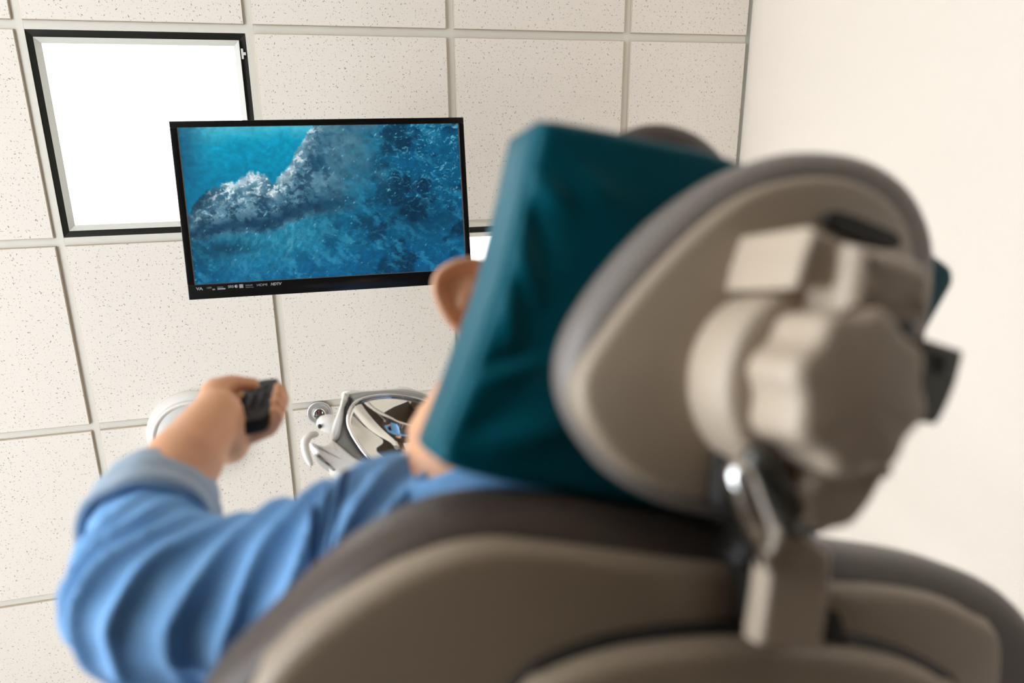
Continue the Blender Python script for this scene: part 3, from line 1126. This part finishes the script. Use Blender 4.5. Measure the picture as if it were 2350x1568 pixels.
puff('lower_housing', HM, lwr, round_prof(0, -.015, .075, .008, 4, .001), M['mech'], ch, n=80, sharp=True)
brk = HM.px([(2120, 776), (2214, 806), (2196, 880), (2176, 930), (2152, 976), (2110, 966)], .05)
auto_sharp(puff('lever_bracket', HM, brk, round_prof(0, .03, .05, .002, 2), M['steel'], ch, n=60, sharp=True))
puff('bracket_hole', HM, HM.px([(2150, 815), (2172, 818), (2172, 850), (2152, 856)], .052), [(0, .045), (0, .0515)], M['gap_shade'], ch, n=24, caps=2)
lv = [HM.to3(HM.px([p], h), h)[0] for p, h in (((1698, 1092), .072), ((1722, 1160), .072), ((1748, 1226), .070), ((1756, 1290), .05))]
tube('release_lever', lv, [.0085, .0085, .0080, .006], M['chrome'], ch, 24, 'polished chrome release lever', 12)
tube('lever_rod', [HM.to3(HM.px([(1740, 1060)], .06), .06)[0], HM.to3(HM.px([(1800, 1150)], .06), .06)[0], HM.to3(HM.px([(1815, 1200)], .05), .05)[0]], .010, M['steel'], ch, 16)

# seat, leg rest and pedestal (below the frame, carry the chair)
sp0 = BK.to3([(.5 * (left_b + right_b), lo_ - .5)], -.03)[0]
seat_ax = np.array([CB, -HD_, ZZ])
box('seat_cushion', (-.27, -.06, -.05), (.27, .52, .05), M['upholstery'], ch, axes=seat_ax, org=sp0 + ZZ * .0, bevel=.035)
box('leg_rest', (-.24, .51, -.06), (.24, 1.12, .03), M['upholstery'], ch, axes=seat_ax, org=sp0, bevel=.035)
box('seat_shell', (-.24, -.02, -.12), (.24, .50, -.045), M['shell'], ch, axes=seat_ax, org=sp0, bevel=.03)
zs = sp0[2] - .11
box('lift_column', (-.13, .12, -zs + .07), (.13, .40, .0), M['shell'], ch, axes=seat_ax, org=sp0 - ZZ * .11, bevel=.03)
box('base_plate', (-.28, -.1, 0), (.28, .75, .08), M['shell'], ch, axes=seat_ax, org=(sp0[0], sp0[1], 0.0), bevel=.03)

# ------------------------------------------------------------------ teal head cushion
PF = Frame(HR.P0, CB, CA, CN, k=.25)
pl = PF.px([(1246, 270), (1330, 284), (1430, 303), (1640, 346), (1800, 408), (2000, 500), (2120, 560), (2192, 612), (2196, 650), (2150, 730), (2060, 900), (1960, 1060), (1860, 1180),
            (1700, 1200), (1500, 1170), (1250, 1120), (1100, 1090), (1025, 1072), (1008, 1050), (1052, 940), (1104, 800), (1160, 640), (1205, 460), (1232, 330)], -.042)
FOLDS = [((1222, 400), (1300, 478), .006, .005), ((1190, 560), (1228, 690), .005, .004), ((1165, 650), (1172, 790), .005, .004), ((1080, 880), (1215, 828), .008, .006),
         ((1215, 440), (1260, 600), .006, -.004), ((1100, 850), (1240, 800), .007, -.006), ((1150, 1010), (1320, 980), .010, .004), ((1060, 1000), (1200, 930), .010, -.003), ((1300, 420), (1420, 470), .012, .003)]
FOLD2 = [(PF.px([a], -.042)[0], PF.px([b_], -.042)[0], w, am) for a, b_, w, am in FOLDS]


def pillow_disp(q, h):
    d = np.zeros(len(q))
    if h > -.07:
        for a, b_, w, am in FOLD2:
            ab = b_ - a
            t = np.clip(((q - a) @ ab) / (ab @ ab), 0, 1)
            dist = np.linalg.norm(q - (a + t[:, None] * ab), axis=1)
            d += am * np.exp(-(dist / w) ** 2) * (0.4 + 0.6 * np.sin(np.pi * np.clip(t, .05, .95)))
    return d


pil = empty('head_cushion', HR.P0, 'teal leatherette head cushion strapped over the headrest', 'cushion')
puff('cover', PF, pl, round_prof(0, -.122, -.042, .008, 4, .014), M['teal'], pil, dome=.006, back_dome=.012, n=260, caps=34, sharp=True, disp=pillow_disp, label='teal leatherette cover')
pp = resample(pl, 160)
seam = PF.to3(inset2d(pp, .0006), -.0515)
V_, F_ = tube_vf(np.vstack([seam, seam[:2]]), .0022, 8, False)
fix_normals(mesh_obj('piping', V_, F_, M['teal'], pil))

# ------------------------------------------------------------------ dental operating lamp
LC = Q(925, 1010, 1.55)
ln_ = CAM + np.array([.1, -.35, .35]) - LC          # faces the patient, down and back
ln_ /= np.linalg.norm(ln_)
lb = RX - ln_ * (RX @ ln_)
lb /= np.linalg.norm(lb)
la = np.cross(ln_, lb)
if la @ UP < 0:
    la = -la
LF = Frame(LC, lb, la, ln_)
lamp = empty('operating_lamp', LC, 'grey and white dental operating lamp with mirrored reflector and curved handle', 'lamp')


def dish(name, outline, depth, m, thick=.004):
    poly = resample(catmull(outline, 160), 80)
    cen = poly.mean(0)
    V, F, R = [], [], 18
    for side in (0, 1):
        for k in range(R + 1):
            r = (k + .02) / (R + .02)
            h = -depth * (1 - r * r) - (thick if side else 0)
            V.append(LF.to3(cen + (poly - cen) * r, h))
    V = np.vstack(V)
    n = 80
    for side in (0, 1):
        o0 = side * (R + 1) * n
        for k in range(R):
            for j in range(n):
                a, b_ = o0 + k * n + j, o0 + k * n + (j + 1) % n
                F.append((a, b_, b_ + n, a + n) if not side else (a, a + n, b_ + n, b_))
        F.append(tuple(o0 + j for j in range(n)))
    for j in range(n):
        a, b_ = R * n + j, R * n + (j + 1) % n
        c_, d_ = (2 * R + 1) * n + j, (2 * R + 1) * n + (j + 1) % n
        F.append((a, b_, d_, c_))
    return fix_normals(mesh_obj(name, V, F, m, lamp, True))


mir_px = [(799, 972), (802, 945), (815, 925), (845, 913), (890, 908), (940, 914), (985, 927), (1030, 950), (1055, 985), (1050, 1030), (1015, 1070), (960, 1090), (900, 1082), (850, 1052), (818, 1012)]
mo = LF.px(mir_px, .0)
dish('reflector', mo, .075, M['mirror'])['label'] = 'curved mirror reflector'
rim_ = resample(catmull(mo, 160), 90)


def ring_solid(name, outer, inner, h0, h1, m, label=None):
    n = len(outer)
    V = np.vstack([LF.to3(outer, h0), LF.to3(outer, h1), LF.to3(inner, h1), LF.to3(inner, h0)])
    F = []
    for j in range(n):
        l = (j + 1) % n
        for a, b_ in ((0, 1), (1, 2), (2, 3), (3, 0)):
            F.append((a * n + j, a * n + l, b_ * n + l, b_ * n + j))
    return fix_normals(mesh_obj(name, V, F, m, lamp, True, label))


ring_solid('reflector_rim', inset2d(rim_, -.004), inset2d(rim_, .001), -.004, .003, M['chrome'])
fr_out = LF.px([(760, 1000), (778, 945), (789, 916), (815, 905), (870, 900), (920, 901), (985, 915), (1045, 942), (1075, 985), (1068, 1040), (1025, 1090), (960, 1112), (890, 1106), (820, 1080), (772, 1035)], -.01)
ring_solid('reflector_frame', resample(catmull(fr_out, 160), 90), inset2d(rim_, -.003), -.045, -.004, M['lamp_grey'], 'grey reflector frame')
lp = lambda pts, h: LF.px(pts, h)
puff('lamp_yoke', LF, lp([(789, 900), (778, 935), (766, 968), (758, 1000), (763, 1012), (778, 1000), (786, 965), (790, 935), (799, 915)], .004), round_prof(0, -.05, .006, .006, 3), M['lamp_white'], lamp, n=72, label='pale grey side yoke')
puff('lamp_top_cover', LF, lp([(783, 906), (790, 900), (830, 905), (900, 901), (925, 893), (945, 900), (1000, 922), (1060, 955), (1040, 930), (990, 905), (930, 892), (880, 896), (830, 900)], -.02), round_prof(0, -.06, -.012, .004, 3), M['lamp_white'], lamp, n=90, sharp=True)
puff('yoke_cap', LF, lp([(783, 925), (787, 908), (795, 901), (801, 902), (801, 912), (796, 925)], -.005), round_prof(0, -.04, .0, .004, 3), M['lamp_white'], lamp, n=40)
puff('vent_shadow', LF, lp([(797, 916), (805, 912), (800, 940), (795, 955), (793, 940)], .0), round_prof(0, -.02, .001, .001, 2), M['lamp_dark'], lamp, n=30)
for k in range(5):
    x = 814 + k * 3.6
    puff('vent_slit', LF, lp([(x, 926 - k * 2.2), (x + 1.5, 925 - k * 2.2), (x + 1.8, 917 - k * 1.2), (x + .3, 918 - k * 1.2)], .003), [(0, -.006), (0, .0035)], M['lamp_white'], lamp, n=12, sharp=True, caps=2)
puff('lower_housing', LF, lp([(708, 1014), (730, 1020), (748, 1022), (758, 1012), (764, 1009), (785, 1026), (815, 1050), (850, 1068), (880, 1095), (830, 1100), (768, 1084), (740, 1055), (718, 1030)], .012), round_prof(0, -.05, .012, .008, 4), M['lamp_white'], lamp, n=90, label='white lower housing')
puff('control_strip', LF, lp([(722, 1044), (735, 1052), (755, 1068), (768, 1080), (764, 1082), (748, 1070), (730, 1056)], .005), round_prof(0, -.03, .014, .002, 2), M['lamp_grey'], lamp, n=40)
puff('control_button', LF, lp([(745, 1059), (750, 1061), (757, 1067), (755, 1068), (748, 1064)], .016), round_prof(0, .008, .017, .001, 2), M['lamp_dark'], lamp, n=20)
tube('handle', [LF.to3(lp([p], h), h)[0] for p, h in (((724, 997), .02), ((712, 1000), .03), ((701, 1013), .034), ((700, 1030), .034), ((706, 1050), .032), ((713, 1064), .030))],
     [.007, .0078, .0085, .0082, .0075, .0055], M['lamp_white'], lamp, 18, 'curved white handle', 40)
jc = LF.to3(lp([(750, 972)], -.02), -.02)[0]
lathe('joint', jc, lb * -1 + la * .1, [(0, -.028), (.018, -.028), (.020, -.01), (.019, .004), (.013, .016), (.006, .021), (0, .022)], M['lamp_white'], lamp, 32)
lathe('joint_screw', LF.to3(lp([(733, 977)], .0), .0)[0], ln_, [(0, -.01), (.004, -.01), (.004, -.001), (0, 0)], M['lamp_dark'], lamp, 16)
# arm that carries the lamp, running down behind the patient to the chair pedestal
arm_end = np.array([sp0[0] + .42 * CB[0] - HD_[0] * .3, sp0[1] + .42 * CB[1] - HD_[1] * .3, .08])
tube('lamp_arm', [LF.to3(lp([(905, 1040)], -.09), -.09)[0], LF.to3(lp([(925, 1110)], -.12), -.12)[0], Q(1250, 1330, 1.75), Q(1700, 1500, 1.6), arm_end + ZZ * 1.5], [.022, .02, .02, .022, .024], M['lamp_white'], lamp, 18, None, 30)
tube('lamp_post', [arm_end + ZZ * 1.5, arm_end - ZZ * .0], [.028, .028], M['lamp_white'], lamp, 20)
lathe('post_foot', [arm_end[0], arm_end[1], 0.0], ZZ, [(0, 0), (.14, 0), (.14, .02), (.05, .06), (0, .085)], M['lamp_white'], lamp, 32)

# ------------------------------------------------------------------ person
K = lambda x, y, z: CAM + x * RX + y * UP + z * FW
neck0 = Q(1130, 1130, .66)
person = empty('person', (sp0[0], sp0[1], sp0[2] + .05), 'person in a blue denim shirt lying back in the chair and raising a remote', 'person')

# --- remote geometry first: the hand closes on it
R0, R1 = Q(565, 964, .830), Q(600, 873, .965)     # near end, far end
rl = R1 - R0
RLEN = np.linalg.norm(rl)
rl = rl / RLEN
rb = RX + .12 * UP
rb = rb - rl * (rb @ rl)
rb /= np.linalg.norm(rb)
rn = np.cross(rb, rl)
if rn @ UP < 0:
    rn = -rn
RAX = np.array([rb, rl, rn])
RM = lambda x, s, n_: R0 + x * rb + s * rl + n_ * rn      # remote coordinates

wrist = Q(498, 948, .815)
fore0 = Q(352, 1165, .685)
elbow = Q(352, 1370, .630)
should = Q(850, 1300, .625)
parts = []
# forearm and wrist
parts.append(caps_vf(elbow, fore0, .030, .033, 24))
parts.append(caps_vf(fore0, fore0 + (wrist - fore0) * .45, .033, .038, 24))
parts.append(caps_vf(fore0 + (wrist - fore0) * .45, fore0 + (wrist - fore0) * .6, .038, .034, 24))
parts.append(caps_vf(fore0 + (wrist - fore0) * .6, wrist, .034, .0275, 24))
# palm on the left and under the remote
heel = RM(-.026, .006, -.026)
mid = RM(-.026, .045, -.024)
knk_i = RM(-.030, .088, -.010)
parts.append(caps_vf(wrist, heel, .028, .024, 20))
parts.append(caps_vf(heel, mid, .023, .018, 20))
parts.append(caps_vf(wrist, RM(-.034, .03, .004), .027, .022, 20))
parts.append(caps_vf(RM(-.034, .03, .004), mid, .022, .018, 20))
parts.append(caps_vf(mid, RM(-.028, .085, -.018), .017, .014, 20))
parts.append(caps_vf(heel, RM(-.010, .018, -.028), .019, .012, 20))
parts.append(caps_vf(RM(-.036, .030, .006), RM(-.034, .078, .012), .020, .014, 18))
# thumb on the face of the remote
th = [RM(-.038, .016, .012), RM(-.036, .046, .027), RM(-.022, .068, .026), RM(.000, .084, .0150)]
parts.append(caps_vf(RM(-.034, .045, .004), RM(-.027, .098, .000), .017, .012, 16))
for (a, b_), (ra, rb_) in zip(zip(th, th[1:]), ((.021, .0155), (.0145, .0105), (.0105, .0080))):
    parts.append(caps_vf(a, b_, ra, rb_, 16))
# four fingers under the remote, tips closing on its right edge
for s, base_n, lift, rr in ((.006, -.026, .000, .0080), (.0265, -.026, .003, .0088), (.047, -.024, .005, .0090), (.0675, -.020, .006, .0088)):
    chn = [RM(-.022, s + .004, base_n), RM(.000, s + .002, -.0215 - rr * .3), RM(.022, s + .001, -.0195), RM(.0335, s, -.006), RM(.0315, s, .004 + lift)]
    rads = (rr * 1.25, rr * 1.1, rr * 1.02, rr * .95, rr * .78)
    for k in range(4):
        parts.append(caps_vf(chn[k], chn[k + 1], rads[k], rads[k + 1], 14))
# upper arm, shoulders, trunk
neckb = Q(1085, 1110, .670)
should_r = Q(1720, 1290, .760)
parts.append(caps_vf(elbow, should, .038, .052, 24))
chest = Q(1290, 1480, .680)
belly = BK.to3([(-.02, -.22)], -.20)[0]
pelvis = sp0 + ZZ * .18 - HD_ * .06
parts.append(caps_vf(should, neckb, .045, .045, 20))
parts.append(caps_vf(should_r, neckb, .055, .055, 20))
parts.append(caps_vf(should_r, chest, .06, .10, 20))
parts.append(caps_vf(should, chest, .06, .10, 20))
parts.append(caps_vf(neckb, chest, .06, .10, 24))
parts.append(caps_vf(chest, belly, .105, .11, 24))
parts.append(caps_vf(belly, pelvis, .11, .12, 24))
legs = []
for sgn in (-1, 1):
    hip = pelvis + CB * .09 * sgn
    knee = hip - HD_ * .44 - ZZ * .03 + CB * .03 * sgn
    ank = knee - HD_ * .42 - ZZ * .045
    toe = ank - HD_ * .06 + ZZ * .13
    legs += [(hip, knee, .075, .055), (knee, ank, .052, .036)]
    parts.append(caps_vf(hip, knee, .07, .05, 20))
    parts.append(caps_vf(knee, ank, .048, .032, 20))
    parts.append(caps_vf(ank, toe, .034, .028, 16))
# right arm resting along the body
el_r = should_r - CA * .27 + CB * .06
wr_r = el_r - CA * .20 - CB * .10 - CN * .03
parts.append(caps_vf(should_r, el_r, .05, .042, 20))
parts.append(caps_vf(el_r, wr_r, .040, .028, 20))
hb = wr_r - CA * .05 - CB * .02
parts.append(caps_vf(wr_r, hb, .028, .024, 16))
for k in range(4):
    f0 = hb + CA * -.02 + (k - 1.5) * .017 * CN
    parts.append(caps_vf(f0, f0 - CA * (.055 + .008 * (k in (1, 2))) - CB * .02, .009, .007, 12))
parts.append(caps_vf(wr_r - CA * .02, wr_r - CA * .06 + CN * .035, .012, .008, 12))
# head
HA = RX * .46 + UP * .86 + FW * .05        # crown direction
HA /= np.linalg.norm(HA)
FACE = np.array([.04, .24, 2.5]) - Q(1290, 640, .70)   # looks at the television
FACE = FACE - HA * (FACE @ HA)
FACE /= np.linalg.norm(FACE)
SIDE = np.cross(HA, FACE)
if SIDE @ RX > 0:
    SIDE = -SIDE                            # towards the left ear
HC = Q(1282, 742, .690)
HX = lambda s, f, a_: HC + s * SIDE + f * FACE + a_ * HA
parts.append(ell_vf(HX(0, -.016, .022), (SIDE, FACE, HA), (.078, .100, .094)))
parts.append(ell_vf(HX(0, .030, -.035), (SIDE, FACE, HA), (.054, .066, .080)))
parts.append(caps_vf(HX(0, .062, -.085), HX(0, .070, -.098), .026, .022))          # chin
parts.append(caps_vf(HX(0, .084, .015), HX(0, .102, -.020), .007, .0115, 14))
for sg in (-1, 1):
    parts.append(ell_vf(HX(sg * .010, .094, -.023), (SIDE, FACE, HA), (.007, .009, .006), 12, 8))       # nose
parts.append(caps_vf(HX(-.02, .086, -.056), HX(.02, .086, -.056), .009, .009, 12))  # lips
parts.append(caps_vf(HX(-.035, .080, .022), HX(.035, .080, .022), .011, .011, 12))  # brow
for sg in (-1, 1):
    parts.append(ell_vf(HX(sg * .032, .078, .0), (SIDE, FACE, HA), (.014, .012, .010), 14, 10))
parts.append(caps_vf(HX(-.012, -.02, -.04), Q(1126, 925, .675), .048, .052, 24))
parts.append(caps_vf(Q(1126, 925, .675), Q(1082, 1035, .672), .053, .063, 24))
parts.append(caps_vf(Q(1078, 1035, .672), neckb, .062, .066, 24))
root_ = Q(1125, 680, .672)
helix = catmull(np.array([Q(1112, 606, .668), Q(1068, 600, .660), Q(1022, 618, .655), Q(1000, 650, .655), Q(1008, 690, .657), Q(1032, 732, .660), Q(1060, 760, .664), Q(1092, 768, .668)]), 28, closed=False)
for a, b_ in zip(helix, helix[1:]):
    parts.append(caps_vf(a, b_, .0048, .0048, 10))
for a in helix[::2]:
    parts.append(caps_vf(root_ * .85 + a * .15 + FW * .006, a + FW * .004, .0075, .0042, 10))
parts.append(caps_vf(Q(1085, 640, .668), Q(1060, 700, .664), .006, .006, 10))      # antihelix
parts.append(caps_vf(root_, HX(.05, -.01, -.01), .018, .03, 14))
body = fuse('body', parts, .0029, M['skin'], person, 3, 'tanned skin')
for sg in (-1, 1):
    e = fix_normals(mesh_obj('eye', *ell_vf(HX(sg * .032, .0885, .0), (SIDE, FACE, HA), (.010, .004, .0055), 14, 8), M['white_plastic'], person))
    fix_normals(mesh_obj('iris', *ell_vf(HX(sg * .032, .0925, .0), (SIDE, FACE, HA), (.0048, .0015, .0048), 12, 6), M['hair'], e))
# nails on the thumb and fingers
nailm = mat('finger_nail', (232, 184, 160), .25)
fix_normals(mesh_obj('thumb_nail', *ell_vf(RM(.001, .0845, .0198), (rb, rl, rn), (.0055, .0065, .0015), 12, 6), nailm, person))

# hair: cap over the skull with locks
hp = [ell_vf(HX(-.004, -.028, .042), (SIDE, FACE, HA), (.083, .090, .092)), ell_vf(HX(-.016, -.03, .146), (SIDE, FACE, HA), (.072, .066, .062)),
      ell_vf(HX(-.045, -.03, .06), (SIDE, FACE, HA), (.06, .065, .06)),
      caps_vf(HX(.060, .03, .045), HX(.070, .012, .002), .020, .007), caps_vf(HX(-.060, .03, .045), HX(-.070, .012, .002), .020, .007),
      ell_vf(HX(-.008, -.025, .085), (SIDE, FACE, HA), (.080, .084, .075)), caps_vf(HX(0, .05, .085), HX(0, -.02, .12), .042, .055),
      caps_vf(HX(0, -.075, .0), HX(0, -.062, -.045), .052, .040)]
for k in range(26):
    a = random.uniform(-2.6, 2.6)
    e = random.uniform(.1, 1.2)
    d = np.array([math.sin(a) * math.cos(e), -abs(math.cos(a)) * math.cos(e) * .8 - .1, math.sin(e)])
    p = HX(.085 * d[0], -.030 + .085 * d[1], .045 + .085 * d[2])
    hp.append(caps_vf(p, p + (SIDE * random.uniform(-1, 1) + HA * random.uniform(-1, .6) - FACE * .3) * .030, .014, .008, 10))
fuse('hair', hp, .0042, M['hair'], person, 2, 'short dark brown hair')

# --- shirt
ARM_AX = (should - elbow) / np.linalg.norm(should - elbow)


def shirt_folds(co, nr):
    rel = co - elbow
    s = rel @ ARM_AX                                    # along the upper arm from the elbow
    v = rel @ UP
    w = rel @ FW
    n1 = np.array([noise.noise(Vector(p) * 9.0) for p in co])
    n2 = np.array([noise.noise(Vector(p) * 22.0 + Vector((5, 1, 2))) for p in co])
    n3 = np.array([noise.noise(Vector(p) * 5.0 + Vector((2, 7, 1))) for p in co])
    x = rel @ RX
    ph = (x * .95 - v * .42 - w * .25) * 190 + n1 * 4.5 + n3 * 5.0 + n2 * 1.2
    crest = (1 - np.abs(np.sin(ph * .5))) ** 1.3
    ph2 = (x * .6 + v * .9) * 150 + n1 * 5
    crest2 = (1 - np.abs(np.sin(ph2 * .5))) ** 1.5
    dc = np.linalg.norm(co - (cuff0 * .4 + cuff1 * .6), axis=1)
    on_arm = sstep(-.12, -.03, s) * sstep(.40, .22, s) * sstep(.05, .11, dc)
    amp = (.0025 + .0092 * np.clip(.4 + n3 * 2.2, 0, 1.2)) * on_arm + .0015
    return (crest - .35) * amp + .005 * (crest2 - .3) * np.clip(.3 - n3 * 1.5, 0, 1) * on_arm + n2 * .0025


cuff0, cuff1 = Q(336, 1205, .685), Q(380, 1106, .745)
sparts = []
sl = catmull(np.array([np.r_[should, .080], np.r_[should * .5 + elbow * .5 - UP * .008, .068], np.r_[elbow + RX * .010, .074],
                       np.r_[elbow * .5 + cuff0 * .5 + RX * .002, .060], np.r_[cuff0 + (cuff1 - cuff0) * .55, .048]]), 40, closed=False)
sparts.append(tube_vf(sl[:, :3], sl[:, 3], 32))
trap = Q(940, 1205, .655)
sparts.append(caps_vf(should, trap, .080, .066, 24))
sparts.append(caps_vf(trap, Q(1060, 1215, .665), .064, .066, 24))
sparts.append(caps_vf(Q(1060, 1215, .665), Q(1200, 1200, .68), .066, .066, 24))
sparts.append(caps_vf(should_r, neckb + CA * -.035, .072, .060, 24))
sparts.append(caps_vf(should_r, chest, .075, .118, 24))
sparts.append(caps_vf(should, chest, .080, .118, 24))
sparts.append(caps_vf(neckb - CA * .04, chest, .066, .118, 24))
sparts.append(caps_vf(chest, belly, .118, .124, 28))
sparts.append(caps_vf(belly, pelvis + CA * .02, .124, .128, 28))
sparts.append(caps_vf(should_r, el_r, .064, .054, 24))
sparts.append(caps_vf(el_r, el_r + (wr_r - el_r) * .6, .054, .044, 24))
shirt = fuse('denim_shirt', sparts, .0048, M['denim'], person, 5, 'blue denim shirt', shirt_folds)
_sm = shirt.modifiers.new('soften', 'SMOOTH')
_sm.factor, _sm.iterations = .5, 2


def band(name, c0, c1, r0, r1, th, m, seg=56, wav=.0, roll=.004, stripes=0):
    """open cuff: a sleeve band with thickness and a rolled edge"""
    ax = (c1 - c0) / np.linalg.norm(c1 - c0)
    ref = UP - ax * (UP @ ax)
    ref /= np.linalg.norm(ref)
    w = np.cross(ax, ref)
    ang = np.linspace(0, 2 * math.pi, seg, endpoint=False)
    prof = []
    for t in np.linspace(0, 1, 17):
        prof.append((t, 1.0 + .10 * math.sin(t * math.pi) + (.028 * math.sin(t * stripes * 2 * math.pi) if stripes else 0), 0.0))
    V, F = [], []
    rings = [(t, (r0 + (r1 - r0) * t) * b_) for t, b_, _ in prof] + [(1.03, r1 * .97)] + [(t, (r0 + (r1 - r0) * t) * .93 - th) for t in np.linspace(1, 0, 7)]
    for t, r in rings:
        rr = r * (1 + wav * np.sin(3 * ang + 4 * t) + wav * .5 * np.sin(7 * ang + 2))
        V.append(c0 + (c1 - c0) * t + rr[:, None] * (np.cos(ang)[:, None] * ref + np.sin(ang)[:, None] * w))
    V = np.vstack(V)
    R = len(rings)
    for r in range(R):
        r2_ = (r + 1) % R
        for j in range(seg):
            l = (j + 1) % seg
            F.append((r * seg + j, r * seg + l, r2_ * seg + l, r2_ * seg + j))
    return fix_normals(mesh_obj(name, V, F, m, person, True))


cuff = band('rolled_cuff', cuff0 + (cuff0 - cuff1) * .18 + RX * .004, cuff1, .060, .0445, .003, M['denim_in'], wav=.025, stripes=3)
cuff['label'] = 'rolled-up pale inside of the sleeve'
# shoulder seam: raised lines of doubled cloth lying on the shirt
from mathutils.bvhtree import BVHTree
_bm = bmesh.new()
_bm.from_mesh(shirt.data)
_tree = BVHTree.FromBMesh(_bm)
_so = np.array(wpos(shirt))
for px_, wd in ((742, .0036), (764, .0022), (786, .0036)):
    c = Q(px_ + 40, 1290, .640)
    axn = RX * .97 + UP * .10
    axn /= np.linalg.norm(axn)
    ref = UP - axn * (UP @ axn)
    ref /= np.linalg.norm(ref)
    w = np.cross(axn, ref)
    ring = []
    for t in np.linspace(-.52 * math.pi, .45 * math.pi, 60):
        d = math.cos(t) * ref + math.sin(t) * w
        far = c + d * .3
        hit = _tree.ray_cast(Vector(far - _so), Vector(-d))
        if hit[0] is not None:
            ring.append(np.array(hit[0]) + _so - d * wd * .55)
    ring = np.array(ring)
    for _ in range(3):
        ring[1:-1] = .25 * ring[:-2] + .5 * ring[1:-1] + .25 * ring[2:]
    V_, F_ = tube_vf(ring, wd, 8, True)
    fix_normals(mesh_obj('shoulder_seam', V_, F_, M['denim_dark'], person, True))
_bm.free()
# collar
cl = band('collar', neckb - CA * .06 + RX * .025, neckb + CA * .018 - RX * .022, .090, .080, .003, M['denim'], wav=.02)
# trousers and shoes
tp = [caps_vf(pelvis + CA * .0, pelvis - HD_ * .02, .128, .128, 28)]
for a, b_, ra, rb_ in legs:
    tp.append(caps_vf(a, b_, ra + .012, rb_ + .012, 24))
fuse('trousers', tp, .008, M['trousers'], person, 4)

# ------------------------------------------------------------------ remote control
rem = empty('remote_control', RM(0, RLEN / 2, -.008), 'slim black remote control held up in the hand', 'remote')
ol = [(-.0235, .004), (-.0245, .03), (-.0235, .08), (-.0215, RLEN - .006), (-.019, RLEN - .001), (0, RLEN + .003), (.019, RLEN - .001), (.0215, RLEN - .006), (.0235, .08), (.0245, .03), (.0235, .004),
      (.018, -.004), (0, -.007), (-.018, -.004)]
REMF = Frame(R0, rb, rl, rn)
puff('remote_body', REMF, np.array(ol), round_prof(0, -.0175, .0, .0025, 4, .006), M['remote'], rem, n=90)
rbm = M['remote_button']
for i in range(3):
    for j in range(5):
        x, s = (i - 1) * .0125, .040 + j * .0115
        lathe('button', RM(x, s, -.0006), rn, [(0, 0), (.0038, 0), (.0036, .0014), (.002, .0018), (0, .0019)], rbm, rem, 14)
lathe('navigation_ring', RM(0, .112, -.0006), rn, [(0, 0), (.013, 0), (.0128, .0014), (.0065, .0014), (.006, .0004), (0, .0004)], rbm, rem, 30)
lathe('button', RM(0, .112, -.0006), rn, [(0, 0), (.005, 0), (.0045, .002), (0, .0022)], M['steel'], rem, 18)
lathe('power_button', RM(-.012, RLEN - .010, -.0006), rn, [(0, 0), (.004, 0), (.0036, .0016), (0, .002)], M['steel'], rem, 16)
tube('edge_strip', [RM(.0236, .05, -.008), RM(.0226, .09, -.008), RM(.0212, RLEN - .008, -.008)], .0022, M['trim'], rem, 8)
